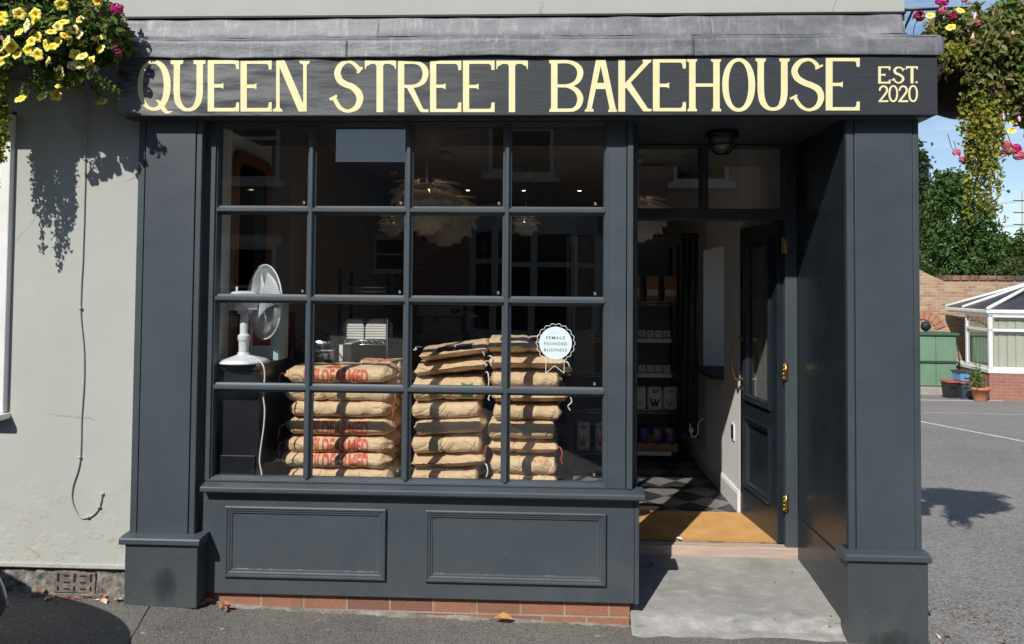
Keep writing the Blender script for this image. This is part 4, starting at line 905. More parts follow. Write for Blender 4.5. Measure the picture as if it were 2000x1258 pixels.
# wire rack with foam boxes
def wire_rack(name, lab, x0, x1, y0, y1, shelves, top, strips=None):
    t = thing(name, lab, 'rack', ((x0+x1)/2, (y0+y1)/2, .1))
    for x in (x0, x1):
        for y in (y0, y1): m = MB(); m.tube([(x, y, .1), (x, y, top)], .011, 8); build('post', m, DARKMETAL, t)
    for z in shelves:
        m = MB(); m.tube([(x0, y0, z), (x1, y0, z)], .004, 5); m.tube([(x0, y1, z), (x1, y1, z)], .004, 5); m.tube([(x0, y0, z-.028), (x1, y0, z-.028)], .004, 5)
        n_ = int((x1-x0)/.035)
        for k in range(n_+1): x = x0+(x1-x0)*k/n_; m.tube([(x, y0, z), (x, y1, z)], .002, 4)
        zz = [(x0+(x1-x0)*k/(2*n_), y0, z-(.028 if k % 2 else 0)) for k in range(2*n_+1)]; m.tube(zz, .002, 4)
        build('wire_shelf', m, STEEL, t)
    return t
a = at(664, 662, 1.05); b = at(758, 662, 1.05)
zr = a.z
wire_rack('wire_rack', 'chrome wire rack holding the white foam boxes', a.x, b.x, 1.03, 1.33, [zr-.006, zr+.34, .7], zr+.45)
FOAM = M('white_foam', (.60, .585, .56), (.66, .645, .62), rough=.7, scale=20)
for k, (pa, pb, lb) in enumerate(((668, 711, 'left stack of white foam takeaway boxes on the wire rack'), (713, 756, 'right stack of white foam takeaway boxes on the wire rack'))):
    a, b = at(pa, 662, 1.05), at(pb, 624, 1.05); t = thing('foam_boxes', lb, 'takeaway boxes', ((a.x+b.x)/2, 1.15, zr), 'foam boxes on the wire rack')
    h = b.z-zr; wx = b.x-a.x
    for j in range(5):
        m = MB(); m.box(a.x, b.x, 1.05, 1.25, zr+j*h*.13, zr+(j+1)*h*.13-.002); build('tray', m, FOAM, t, bevel=.004)
    m = MB(); m.add([(a.x, 1.05, zr+h*.66), (b.x, 1.05, zr+h*.66), (b.x, 1.25, zr+h*.66), (a.x, 1.25, zr+h*.66), (a.x+.025, 1.075, zr+h), (b.x-.025, 1.075, zr+h), (b.x-.025, 1.225, zr+h), (a.x+.025, 1.225, zr+h)], [(0, 3, 2, 1), (4, 5, 6, 7), (0, 1, 5, 4), (1, 2, 6, 5), (2, 3, 7, 6), (3, 0, 4, 7)]); build('lid', m, FOAM, t, bevel=.006)
# leaning arched mirror on the side wall
mir = thing('mirror', 'tall arched mirror in a brown wooden frame on the side wall', 'mirror', (-1.79, .66, 1.2))
def archpts(y0, y1, z0, z1, r):
    pts = [(y0, z0), (y1, z0)]
    pts += [(y1-r+r*math.cos(t), z1-r+r*math.sin(t)) for t in np.linspace(0, math.pi/2, 7)]; pts += [(y0+r+r*math.cos(t), z1-r+r*math.sin(t)) for t in np.linspace(math.pi/2, math.pi, 7)]; return pts
A_, B_ = archpts(.36, .95, .9, 2.42, .09), archpts(.425, .885, .96, 2.355, .06); n_ = len(A_); m = MB()
m.add([(-1.775, y, z) for y, z in A_]+[(-1.775, y, z) for y, z in B_]+[(-1.7985, y, z) for y, z in A_]+[(-1.7985, y, z) for y, z in B_],
      [(k, (k+1) % n_, n_+(k+1) % n_, n_+k) for k in range(n_)]+[(k, 2*n_+k, 2*n_+(k+1) % n_, (k+1) % n_) for k in range(n_)]+[(n_+k, n_+(k+1) % n_, 3*n_+(k+1) % n_, 3*n_+k) for k in range(n_)])
build('frame', m, M('brown_wood', (.18, .085, .04), (.32, .16, .075), rough=.45, scale=6, stretch=(4, 4, .6)), mir)
m = MB(); m.add([(-1.79, y, z) for y, z in B_], [tuple(range(n_))]); build('mirror_glass', m, M('silvered_glass', (.10, .10, .105), rough=.03, metal=1), mir)
# lamps of overlapping petals
PETAL = None
def petalmat():
    m, n, l, p = newmat('lamp_petal'); out = n['Material Output']; p.inputs['Base Color'].default_value = (.82, .79, .78, 1); p.inputs['Roughness'].default_value = .4
    t = n.new('ShaderNodeBsdfTranslucent'); t.inputs[0].default_value = (.62, .56, .52, 1); x = n.new('ShaderNodeMixShader'); x.inputs[0].default_value = .2
    l(p.outputs[0], x.inputs[1]); l(t.outputs[0], x.inputs[2]); l(x.outputs[0], out.inputs[0]); return m
PETAL = petalmat()
BULB = emis('glowing_bulb', (1, .78, .45), 2.2)
def petal_lamp(c, Rr, label, rings=8, lit=True, seed=1):
    c = Vector(c); t = thing('petal_lamp', label, 'pendant lamp', c, 'white petal pendant lamps'); rnd = random.Random(seed); m = MB()
    for i in range(rings):
        th = R(28+118*i/(rings-1)); k_ = max(5, int(13*math.sin(th)+1)); 
        for j in range(k_):
            ph = 2*math.pi*(j+.5*(i % 2))/k_+rnd.uniform(-.05, .05)
            rad = Vector((math.sin(th)*math.cos(ph), math.sin(th)*math.sin(ph), math.cos(th))); dn_ = Vector((math.cos(th)*math.cos(ph), math.cos(th)*math.sin(ph), -math.sin(th))); sd_ = rad.cross(dn_)
            ax = (dn_*.80+rad*(.52 if i < rings*.6 else .30)).normalized(); nn = (rad-ax*rad.dot(ax)).normalized()
            o_ = rad*Rr*.58; ln = Rr*.56; wd = Rr*.245; vs = []; nr = 7; rows = []
            for a in range(nr):
                u = a/(nr-1); w_ = wd*(.45+.75*u if u < .6 else .9*math.sqrt(max(0, 1-((u-.6)/.4)**2))+.0)
                rows.append([tuple(c+o_+ax*ln*u+sd_*w_*s_-nn*Rr*(.10*u*u+.05*s_*s_)) for s_ in (-1, -.5, 0, .5, 1)])
            m.grid(rows)
    build('shade', m, PETAL, t, fix=False)
    m = MB(); m.tube([(c.x, c.y, c.z+Rr*.4), (c.x, c.y, 2.70)], .004, 6); m.lathe([(.0, 0), (.045, 0), (.05, -.05), (0, -.055)], (c.x, c.y, 2.70), 16); build('cord', m, M('pale_flex', (.5, .5, .49), rough=.5) if 'pale_flex' not in bpy.data.materials else bpy.data.materials['pale_flex'], t)
    if lit: m = MB(); m.lathe([(r_*Rr/.30, h_*Rr/.30+Rr*.12) for r_, h_ in ((0, -.045), (.03, -.03), (.042, 0), (.03, .035), (.015, .06), (0, .065))], c, 14); build('bulb', m, BULB, t)
    return t
p = at(833, 392, 1.3); petal_lamp((p.x, 1.3, p.z), .275, 'large petal lamp hanging nearest the window behind the middle glazing bar', seed=2)
p = at(868, 418, 2.1); petal_lamp((p.x, 2.1, p.z), .30, 'petal lamp half hidden behind and below the nearest one', seed=3)
p = at(766, 436, 3.0); petal_lamp((p.x, 3.0, p.z), .15, 'small warm lit petal lamp left of the nearest one', rings=5, seed=4)
p = at(1027, 436, 3.2); petal_lamp((p.x, 3.2, p.z), .15, 'small petal lamp hanging alone in the second pane from the right', rings=5, seed=5)
p = at(1246, 418, 2.3); petal_lamp((p.x, 2.3, p.z), .27, 'petal lamp partly seen at the top left of the doorway', seed=6)
for k, (px, lb) in enumerate(((914, 'left'), (1023, 'middle'), (1132, 'right'))):
    p = at(px, 357, 4.6); t = thing('downlight', 'small lit ceiling downlight, %s of the row of three' % lb, 'downlight', (p.x, 4.6, 2.7), 'recessed ceiling downlights')
    m = MB(); m.lathe([(.020, -.001), (.03, -.004), (.032, -.0005)], (p.x, 4.6, 2.701), 18); build('bezel', m, WHITEPL, t)
    m = MB(); m.lathe([(0, -.0015), (.020, -.0015)], (p.x, 4.6, 2.7005), 18); build('lens', m, emis('downlight_lens', (1, .9, .72), 14) if k == 0 else bpy.data.materials['downlight_lens'], t)
# back counter, menu board, coffee machine
a, b = at(790, 470, 4.9), at(950, 565, 4.9)
mbd = thing('menu_board', 'dark grey letter board with rows of black lettering above the coffee machine', 'menu board', ((a.x+b.x)/2, 4.9, b.z))
m = MB(); m.box(a.x, b.x, 4.9, 4.93, b.z, a.z); build('board', m, M('grey_felt', (.10, .10, .10), (.12, .12, .12), rough=.9, scale=20), mbd)
for k in range(4):
    m = MB(); z = at(870, 496+k*21, 4.9).z; m.box(a.x, b.x, 4.892, 4.9, z-.006, z+.006); build('rail', m, BLACK, mbd)
for s_, py, pr in (('CHOCOLATE', 513, '3.20'), ('SHIRE TEA', 534, '2.20'), ('GREEN TEA', 555, '1.80')):
    p = at(808, py, 4.9); m = flat_text(s_, p.x, 4.8975, p.z, .26, .045, .015); build('lettering', m, BLACK, mbd)
    p = at(912, py, 4.9); m = flat_text(pr, p.x, 4.8975, p.z, .11, .045, .015); build('price', m, BLACK, mbd)
bc = thing('back_counter', 'dark serving counter across the back of the shop', 'counter', (-.5, 4.1, .1))
m = MB(); m.box(-1.6, .35, 3.85, 4.45, .1, 1.0); build('carcass', m, M('dark_counter_front', (.03, .028, .026), rough=.6), bc); m = MB(); m.box(-1.62, .37, 3.82, 4.46, 1.002, 1.04); build('top', m, M('grey_worktop', (.10, .095, .09), rough=.4), bc)
a, b = at(815, 597, 4.0), at(905, 660, 4.0)
cm = thing('coffee_machine', 'steel espresso machine on the back counter under the menu board', 'coffee machine', ((a.x+b.x)/2, 4.2, 1.04))
m = MB(); m.box(a.x, b.x, 4.0, 4.4, a.z-.11, a.z); m.box(a.x+.03, b.x-.03, 4.15, 4.4, 1.12, a.z-.112); m.box(a.x, b.x, 3.98, 4.4, 1.045, 1.118); build('body', m, M('brushed_steel', (.30, .30, .30), rough=.3, metal=.8), cm, bevel=.008)
for k in range(2):
    x = a.x+.18+k*.3; m = MB(); m.lathe([(.03, 0), (.035, -.04), (0, -.04)], (x, 4.08, a.z-.112), 14); m.tube([(x, 4.06, a.z-.14), (x, 3.92, a.z-.15)], .012, 8); build('group_head', m, DARKMETAL, cm)
for k in range(5): m = MB(); m.lathe([(0, -.004), (.012, -.004), (.013, .002)], (a.x+.12+k*.05, 3.999, a.z-.05), 10, 'y'); build('button', m, WHITEPL, cm)
m = MB(); m.box(a.x+.42, b.x-.14, 3.997, 4.001, a.z-.08, a.z-.025); build('display', m, BLACK, cm)
m = MB(); m.lathe([(0, -.012), (.028, -.012), (.03, .002)], (b.x-.06, 3.999, a.z-.05), 16, 'y'); build('dial', m, BLACK, cm)
a, b = at(905, 606, 3.95), at(937, 645, 3.95)
gr = thing('grinder', 'navy blue coffee grinder beside the steel coffee machine', 'grinder', ((a.x+b.x)/2, 4.05, 1.04)); m = MB(); m.box(a.x, b.x, 3.95, 4.15, 1.042, a.z); build('body', m, M('navy_enamel', (.012, .018, .06), rough=.3), gr, bevel=.015)
m = MB(); m.box(a.x+.07, b.x-.03, 3.946, 3.951, a.z-.07, a.z-.045); build('badge', m, WHITEPL, gr)
p = at(1057, 640, 3.9); m = MB(); m.lathe([(0, 0), (.03, 0), (.042, .10), (.044, .103), (.04, .10), (.03, .01)], (p.x, 3.9, 1.042), 20); cu = build('paper_cup', m, M('pink_card', (.55, .20, .30), rough=.6), loc=(p.x, 3.9, 1.042)); tag(cu, 'pink paper cup standing alone on the back counter', 'cup')
# sticker on the glass
st = thing('window_sticker', 'round pale blue sticker with a scalloped white outline on the glass', 'sticker', (.06, .0925, 1.34))
cx0, cz0 = at(1085, 670, .0925).x, at(1085, 670, .0925).z
m = MB(); m.lathe([(0, 0), (.0855, 0), (.0855, .0006), (0, .0006)], (cx0, .0925, cz0), 56, 'y', smooth=False); build('disc', m, M('pale_sticker', (.70, .80, .82), rough=.5), st)
rows = []
for k in range(145):
    t = 2*math.pi*k/144; r = .0975+.0055*abs(math.cos(t*9))*1.6-.004; rows.append([(cx0+(r-.0014)*math.cos(t), .0922, cz0+(r-.0014)*math.sin(t)), (cx0+(r+.0014)*math.cos(t), .0922, cz0+(r+.0014)*math.sin(t))])
m = MB(); m.grid(rows, False)
for a_, b_ in (((-.05, -.085), (-.05, -.158)), ((-.05, -.158), (-.004, -.118)), ((-.004, -.118), (.046, -.158)), ((.046, -.158), (.046, -.085))):
    d = Vector((b_[0]-a_[0], b_[1]-a_[1])).normalized()*.0013; m.add([(cx0+a_[0]-d.y, .0921, cz0+a_[1]+d.x), (cx0+a_[0]+d.y, .0921, cz0+a_[1]-d.x), (cx0+b_[0]+d.y, .0921, cz0+b_[1]-d.x), (cx0+b_[0]-d.y, .0921, cz0+b_[1]+d.x)], [(0, 1, 2, 3)])
build('scalloped_outline', m, M('white_vinyl', (.80, .82, .80), rough=.5), st)
INK = M('grey_ink', (.16, .19, .21), rough=.6)
for s_, dz, w_ in (('FEMALE', .020, .098), ('FOUNDED', -.0115, .120), ('BUSINESS', -.044, .120)):
    m = flat_text(s_, cx0-w_/2, .0915, cz0+dz, w_, .0155, .012, 1.25); build('lettering', m, INK, st)
m = flat_text('The', cx0-.018, .0915, cz0+.051, .030, .011, 0); build('faint_lettering', m, M('faint_ink', (.60, .68, .70), rough=.6), st)
# wooden chair-like frame beside the right stack
a, b = at(1088, 737, .85), at(1120, 905, .85)
WOOD = M('varnished_wood', (.20, .085, .03), (.33, .16, .065), rough=.45, scale=7, stretch=(4, 4, .7))
wf = thing('wooden_display_case', 'varnished wooden case with glazed shelves beside the right sack stack', 'display case', ((a.x+b.x)/2-.05, .95, .1))
for x in (a.x-.18, b.x-.035):
    for y in (.85, 1.12): m = MB(); m.box(x, x+.034, y, y+.034, .1, a.z); build('post', m, WOOD, wf, bevel=.003)
m = MB(); m.box(a.x-.178, b.x-.003, .852, 1.152, a.z+.001, a.z+.03); build('top', m, WOOD, wf, bevel=.003)
for k in range(4): m = MB(); z = .3+k*.21; m.box(a.x-.145, b.x-.036, .856, 1.148, z, z+.014); build('shelf', m, WOOD, wf)
# shelving racks and goods seen through the doorway
def shz(py): return at(1280, py, 2.8).z
SH = [shz(589), shz(661), shz(729), shz(800), shz(881)]
wire_rack('goods_rack', 'tall wire shelving unit of groceries seen through the open door', .74, 1.165, 2.80, 3.2, [z-.004 for z in SH], 2.0)
wire_rack('goods_rack', 'second wire shelving unit of groceries seen through the right panes', .25, .70, 2.80, 3.2, [z-.004 for z in SH], 2.0)
bk = MB(); bk.box(.2, 1.17, 3.215, 3.235, .35, 2.1); tag(build('grey_screen', bk, M('pale_back_panel', (.22, .22, .21), (.27, .27, .26), rough=.8, scale=3)), 'pale grey screen standing behind the grocery shelving', 'screen')
KB = M('kraft_card', (.30, .155, .07), (.37, .20, .095), rough=.7, scale=10); LBL = M('paper_label', (.55, .54, .52), rough=.7)
places = ['left', 'middle', 'right']
for k, (pa, pb) in enumerate(((1230, 1251), (1262, 1287), (1297, 1324))):
    a, b = at(pa, 587, 2.8), at(pb, 540, 2.8); h = b.z-SH[0]
    for j in range(2):
        t = thing('kraft_box', '%s brown card box on the upper grocery shelf, %s column' % (('lower labelled', 'upper')[j], places[k]), 'box', ((a.x+b.x)/2, 2.9, SH[0]+j*h*.66), 'brown card boxes on the upper shelf')
        z0, z1 = SH[0]+(.0 if j == 0 else h*.66+.001), SH[0]+(h*.66 if j == 0 else h)
        m = MB(); m.box(a.x+(.004 if j == 0 else 0), b.x, 2.81, 3.0, z0, z1); build('carton', m, KB, t, bevel=.003)
        if j == 0: m = MB(); m.box(a.x+.012, b.x-.01, 2.8075, 2.8105, z0+.05, z0+.105); build('label', m, LBL, t)
TIN = M('white_card_tin', (.50, .50, .53), (.56, .56, .58), rough=.5, scale=10)
first = None; nth = ['leftmost', 'second', 'third', 'fourth', 'rightmost']
for row, (si, py) in enumerate(((1, 643), (2, 713))):
    for k in range(5):
        x0 = at(1231+k*16.2, py, 2.8).x; h = .068
        t = thing('small_white_box', '%s small white box on the %s grocery shelf' % (nth[k], ('second', 'third')[row]), 'box', (x0+.03, 2.86, SH[si]), 'small white boxes on the shelves')
        m = MB(); m.box(x0, x0+.064, 2.82, 2.9, SH[si]+.001, SH[si]+h); build('carton', m, TIN, t, bevel=.004)
        m = MB(); m.prism([(x0+.018, SH[si]+.036), (x0+.044, SH[si]+.042), (x0+.046, SH[si]+.052), (x0+.02, SH[si]+.044)], 2.817, 2.8205); build('dark_mark', m, BLACK, t)
for si in (1, 2, 4):
    m = MB(); m.box(.745, 1.105, 2.788, 2.793, SH[si]-.036, SH[si]-.003); tag(build('shelf_edge_strip', m, M('white_edge_%d' % si, (.60, .60, .58), rough=.5)), 'white price strip along the front of the %s grocery shelf' % {1: 'second', 2: 'third', 4: 'lowest'}[si], 'price strip')
def flour_bag(x0, x1, y0, z0, h, col, label):
    t = thing('flour_bag', label, 'flour bag', ((x0+x1)/2, y0+.05, z0), 'white paper flour bags')
    rows = []; w_ = (x1-x0)/2; c_ = (x0+x1)/2
    m = MB(); vs = []
    for i, (f, k_) in enumerate(((0, .97), (.04, 1.0), (.3, 1.02), (.7, 1.01), (.88, .99), (.96, .93), (1, .82))):
        for j in range(16):
            th = 2*math.pi*j/16; cx_, sx_ = math.cos(th), math.sin(th)
            vs.append((c_+math.copysign(abs(cx_)**.45, cx_)*w_*k_+.003*noise.noise(Vector((j, i, c_*9))), y0+.06+math.copysign(abs(sx_)**.45, sx_)*.055*k_, z0+f*h))
    m.add(vs, [(i*16+j, i*16+(j+1) % 16, (i+1)*16+(j+1) % 16, (i+1)*16+j) for i in range(6) for j in range(16)]+[tuple(range(96, 112)), tuple(range(15, -1, -1))], True); build('bag', m, M('flour_paper', (.62, .61, .58), (.68, .67, .64), rough=.7, scale=12, bump=.003, bscale=25) if 'flour_paper' not in bpy.data.materials else bpy.data.materials['flour_paper'], t)
    ink = M('bag_ink', col, rough=.6); m = MB(); yy = y0-.0005
    P = lambda u, v: (c_+(u-.5)*w_*1.5, z0+h*(.10+.40*v))
    m.prism([P(0, 1), P(.14, .95), P(.28, .35), P(.40, .62), P(.34, .95), P(.5, .9), P(.60, .40), P(.74, .8), P(1.0, 1.0), P(.86, .72), P(.66, .05), P(.52, .05), P(.46, .3), P(.36, .05), P(.2, .05), P(.06, .5)], yy-.002, yy+.004)
    build('w_mark', m, ink, t)
    m = MB(); m.box(c_-w_*.5, c_+w_*.5, yy-.002, yy+.003, z0+h*.82, z0+h*.87); m.box(c_-w_*.28, c_+w_*.28, yy-.0018, yy+.003, z0+h*.755, z0+h*.79); build('small_print', m, ink, t); return t
for pa, pb, col, lb in ((1233, 1263, (.30, .52, .05), 'white flour bag with a lime green W, left on the fourth shelf'), (1266, 1295, (.02, .022, .045), 'white flour bag with a navy W, middle of the fourth shelf'), (1297, 1325, (.62, .22, .24), 'white flour bag with a pink W, right on the fourth shelf')):
    a, b = at(pa, 800, 2.8), at(pb, 757, 2.8); flour_bag(a.x, b.x, 2.81, SH[3], b.z-SH[3], col, lb)
for pa, pb, lb in ((1127, 1153, 'white flour bag with a red W low down behind the right panes'), (1163, 1189, 'white flour bag with a red W nearest the corner post')):
    a, b = at(pa, 870, 2.8), at(pb, 818, 2.8); flour_bag(a.x, b.x, 2.81, SH[4], .235, (.50, .06, .04), lb)
a, b = at(1246, 868, 2.78), at(1325, 825, 2.78)
tr = thing('snack_tray', 'open card tray of blue snack bags on the lowest grocery shelf', 'tray', ((a.x+b.x)/2, 2.88, SH[4]))
m = MB(); m.box(a.x, b.x, 2.78, 2.785, SH[4], SH[4]+.07); m.box(a.x, b.x, 2.985, 2.99, SH[4], SH[4]+.07); m.box(a.x, a.x+.004, 2.785, 2.985, SH[4], SH[4]+.07); m.box(b.x-.004, b.x, 2.785, 2.985, SH[4], SH[4]+.07); build('tray', m, KB, tr)
nm3 = ['left', 'middle', 'right']
for k in range(3):
    x = a.x+.06+k*.115; rows = []
    for i in range(9): rows.append([(x+.052*(j/8-.5)*2, 2.82-.035*math.cos((j/8-.5)*math.pi)*math.sin(math.pi*i/8+.001)+.006*noise.noise(Vector((i, j, k))), SH[4]+.03+.175*i/8) for j in range(9)])
    m = MB(); m.grid(rows); sb = build('snack_bag', m, M('blue_foil_bag', (.02, .025, .16), (.30, .16, .05), rough=.35, scale=9, lo=.5, hi=.62) if k == 0 else bpy.data.materials['blue_foil_bag']); sb.modifiers.new('s', 'SOLIDIFY').thickness = .02
    tag(sb, '%s blue and orange snack bag in the card tray' % nm3[k], 'snack bag', 'snack bags in the tray')
# column radiator, cable, socket
rad = thing('column_radiator', 'tall black column radiator beside the plaster wall', 'radiator', (1.215, 2.5, .4))
for k in range(3): m = MB(); x = 1.165+k*.048; m.tube([(x, 2.5, .44), (x, 2.5, 2.05)], .019, 12); build('column', m, BLACK, rad)
for z_ in (.40, 2.051): build('header', MB().box(1.145, 1.283, 2.48, 2.52, z_, z_+.038), BLACK, rad, bevel=.01)
m = MB(); m.lathe([(0, -.03), (.02, -.03), (.022, .0)], (1.215, 2.478, .46), 12, 'y'); build('valve', m, WHITEPL, rad)
m = MB(); m.tube([tuple(v) for v in cr([(1.20, 2.44, .52), (1.205, 2.42, .44), (1.23, 2.41, .415), (1.26, 2.42, .45), (1.275, 2.46, .53), (1.34, 2.48, .56)], 6)], .006, 6); tag(build('white_cable', m, WHITEPL), 'short white cable looping below the black radiator', 'cable')
so2 = thing('wall_socket', 'small black switch plate low on the sunlit plaster wall', 'socket', (1.342, 1.58, .62))
m = MB(); m.box(1.336, 1.3445, 1.54, 1.62, .56, .68); build('plate', m, WHITEPL, so2, bevel=.002); m = MB(); m.box(1.333, 1.3355, 1.55, 1.61, .572, .668); build('rocker', m, BLACK, so2)
pg = MB(); pg.box(-.0, .0, 0, 0, 0, 0) 
cdm = MB(); cdm.box(1.55, 1.556, 2.1, 2.26, .977, 1.20); tag(build('card', cdm, LBL), 'white card propped on the side window board', 'card')
# ------------------------------------------------------------------ cable on the wall
wc = thing('wall_cable', 'thin grey cable running down the pale wall and hooking up at its end', 'cable', (-2.45, .03, 1.6))
pts = [(-2.476, 3.1), (-2.473, 2.826), (-2.457, 2.329), (-2.457, 1.84), (-2.462, 1.50), (-2.436, 1.24), (-2.440, .95), (-2.446, .70), (-2.480, .56), (-2.478, .48), (-2.436, .408), (-2.385, .408), (-2.345, .44), (-2.326, .485), (-2.320, .525)]
m = MB(); m.tube([(v[0]+.004*noise.noise(Vector((v[1]*5, 0, 3))), .0245, v[1]) for v in cr(pts, 8)], .0042, 8); build('flex', m, M('weathered_grey_flex', (.36, .365, .34), (.44, .45, .42), rough=.6, scale=20), wc)
for x, z in ((-2.461, 1.505), (-2.4575, 2.3), (-2.445, .72), (-2.393, .408), (-2.333, .462)): m = MB(); m.box(x-.008, x+.008, .014, .031, z-.005, z+.005); build('clip', m, bpy.data.materials['weathered_grey_flex'], wc, bevel=.003)
m = MB(); m.lathe([(.0, .0), (.008, .002), (.011, .012)], (-2.318, .018, .53), 14, 'y'); build('wall_grommet', m, bpy.data.materials['weathered_grey_flex'], wc)

# ------------------------------------------------------------------ foliage
def leaves(name, cen, axis, nrm, size, mat, parent=None, asp=.55, fold=.18, loc=None):
    cen, axis, nrm, size = map(np.asarray, (cen, axis, nrm, size)); axis = axis/np.linalg.norm(axis, axis=1)[:, None]
    nrm = nrm-axis*(nrm*axis).sum(1)[:, None]; nrm /= np.linalg.norm(nrm, axis=1)[:, None]+1e-9; sd = np.cross(axis, nrm); s = size[:, None]
    b = cen-axis*s*.5; t = cen+axis*s*.5-nrm*s*.12; lm = cen-axis*s*.06; l_ = lm+sd*s*asp*.5+nrm*s*fold; r_ = lm-sd*s*asp*.5+nrm*s*fold; c2 = cen+axis*s*.24+nrm*s*.02; l2 = c2+sd*s*asp*.32+nrm*s*fold*.6; r2 = c2-sd*s*asp*.32+nrm*s*fold*.6
    V = np.stack([b, l_, l2, t, r2, r_], 1); N = len(cen); off = np.zeros(3); p = parent
    if loc is not None: off += np.array(loc)
    while p is not None: off += np.array(p.location); p = p.parent
    V = (V-off).reshape(-1, 3); me = bpy.data.meshes.new(name); me.vertices.add(N*6); me.vertices.foreach_set('co', V.ravel())
    me.loops.add(N*8); idx = np.array([0, 1, 2, 3, 0, 3, 4, 5]); me.loops.foreach_set('vertex_index', (np.arange(N)[:, None]*6+idx).ravel().astype(np.int32))
    me.polygons.add(N*2); me.polygons.foreach_set('loop_start', np.arange(0, N*8, 4, dtype=np.int32)); me.polygons.foreach_set('loop_total', np.full(N*2, 4, dtype=np.int32)); me.update(calc_edges=True); me.validate()
    me.materials.append(mat); o = bpy.data.objects.new(name, me); C.objects.link(o)
    if loc is not None: o.location = loc
    o.parent = parent; return o
def blob(rs, c, r, n, shell=.55):
    d = rs.normal(size=(n*3, 3)); d /= np.linalg.norm(d, axis=1)[:, None]; q_ = shell+(1-shell)*rs.random(n*3)**.6
    k = np.array([noise.noise(Vector(v*2.2)+Vector(c)*3.1) for v in d]); q_ = q_*(1+.42*k)
    hole = np.array([noise.noise(Vector(v*4.5)+Vector(c)*7.7) for v in d*q_[:, None]]); keep = hole > -.16; d, q_ = d[keep][:n], q_[keep][:n]
    return np.array(c)+d*q_[:, None]*np.array(r), d
LEAF_DARK = leafmat('basket_leaf', [(.031, .069, .018), (.069, .150, .033), (.112, .225, .050), (.188, .275, .075), (.088, .188, .037)])
LEAF_LIME = leafmat('trailing_leaf', [(.149, .196, .021), (.276, .310, .034), (.437, .391, .057), (.207, .230, .025), (.414, .276, .081)])
LEAF_OLIVE = leafmat('olive_basket_leaf', [(.054, .095, .024), (.121, .176, .041), (.230, .243, .061), (.270, .203, .081), (.081, .149, .034), (.176, .203, .054)])
LEAF_DRY = leafmat('withered_leaf', [(.16, .09, .045), (.30, .20, .11), (.22, .10, .07), (.10, .07, .04)], .2)
TWIG = M('green_stem', (.06, .08, .02), (.10, .07, .03), rough=.7, scale=20)
def petunia_mat():
    m, n, l, p = newmat('petunia_petal'); t = n.new('ShaderNodeTexCoord'); ln = n.new('ShaderNodeVectorMath'); ln.operation = 'LENGTH'; l(t.outputs['Object'], ln.inputs[0]); oi = n.new('ShaderNodeObjectInfo')
    a = ramp(n, l, math_node(n, l, 'MULTIPLY', ln.outputs['Value'], 40), [(.0, (.25, .17, .01)), (.25, (.72, .46, .01)), (.55, (.83, .66, .035)), (.95, (.86, .78, .18))])
    b = ramp(n, l, math_node(n, l, 'MULTIPLY', ln.outputs['Value'], 40), [(.0, (.35, .25, .03)), (.35, (.80, .66, .08)), (.6, (.85, .80, .42)), (.95, (.86, .83, .62))])
    l(mixc(n, l, ramp(n, l, oi.outputs['Random'], [(.62, 0), (.95, 1)]), a, b), p.inputs['Base Color']); p.inputs['Roughness'].default_value = .6; p.inputs['Subsurface Weight'].default_value = .15; p.inputs['Subsurface Radius'].default_value = (.01, .008, .002); return m
PETUNIA = petunia_mat()
def petunia_mesh():
    rows = []
    for i, (r, h) in enumerate(((.0012, -.016), (.0035, -.012), (.006, -.004), (.012, .001), (.019, .002), (.0245, -.001))):
        rr = []
        for k in range(31):
            t = 2*math.pi*k/30; f = (i/5)**2; R_ = r*(1+.10*f*math.cos(5*t)); rr.append((R_*math.cos(t), R_*math.sin(t), h+.0022*f*math.cos(10*t+.6)+.0015*f*math.sin(3*t)))
        rows.append(rr)
    mm = MB(); mm.grid(rows); return mm
_pm = petunia_mesh(); pet_me = bpy.data.meshes.new('petunia'); pet_me.from_pydata(_pm.v, [], _pm.f); pet_me.polygons.foreach_set('use_smooth', [True]*len(_pm.f)); pet_me.materials.append(PETUNIA)
def geranium_mesh(seed, nn=60):
    rs = np.random.default_rng(seed); d = rs.normal(size=(nn, 3)); d[:, 2] = np.abs(d[:, 2])*.9-.15; d /= np.linalg.norm(d, axis=1)[:, None]; m_ = MB()
    for v in d:
        v = Vector(v); a = v.orthogonal().normalized(); b = v.cross(a); th = rs.random()*6.28; a, b = a*math.cos(th)+b*math.sin(th), b*math.cos(th)-a*math.sin(th); c = v*(.02+.005*rs.random())
        pts = [c-a*.004, c+b*.0065+a*.004+v*.002, c+b*.005+a*.011, c+a*.013-v*.001, c-b*.005+a*.011, c-b*.0065+a*.004+v*.002]; m_.add(pts, [(0, 1, 2, 3), (0, 3, 4, 5)])
    return m_
def petals_mat(name, cs): return leafmat(name, cs, .15, .55)
MAG = petals_mat('magenta_petal', [(.62, .01, .22), (.80, .03, .38), (.72, .015, .28)]); CRIM = petals_mat('crimson_petal', [(.25, .006, .03), (.42, .012, .06), (.32, .01, .05)]); PINK = petals_mat('pink_petal', [(.75, .10, .22), (.85, .22, .32), (.70, .08, .18)]); DUSK = petals_mat('dusky_petal', [(.22, .02, .08), (.40, .05, .16), (.30, .08, .06)])
def place(me, name, parent, pos, direction, k=1.0, roll=0.0):
    o = bpy.data.objects.new(name, me); C.objects.link(o); off = Vector((0, 0, 0)); p = parent
    while p is not None: off += p.location; p = p.parent
    o.parent = parent; o.location = Vector(pos)-off; o.rotation_euler = (Vector(direction).to_track_quat('Z', 'Y').to_matrix() @ Matrix.Rotation(roll, 3, 'Z')).to_euler(); o.scale = (k, k, k); return o
def mesh_of(mm, name, mat):
    me = bpy.data.meshes.new(name); me.from_pydata(mm.v, [], mm.f); me.materials.append(mat); return me
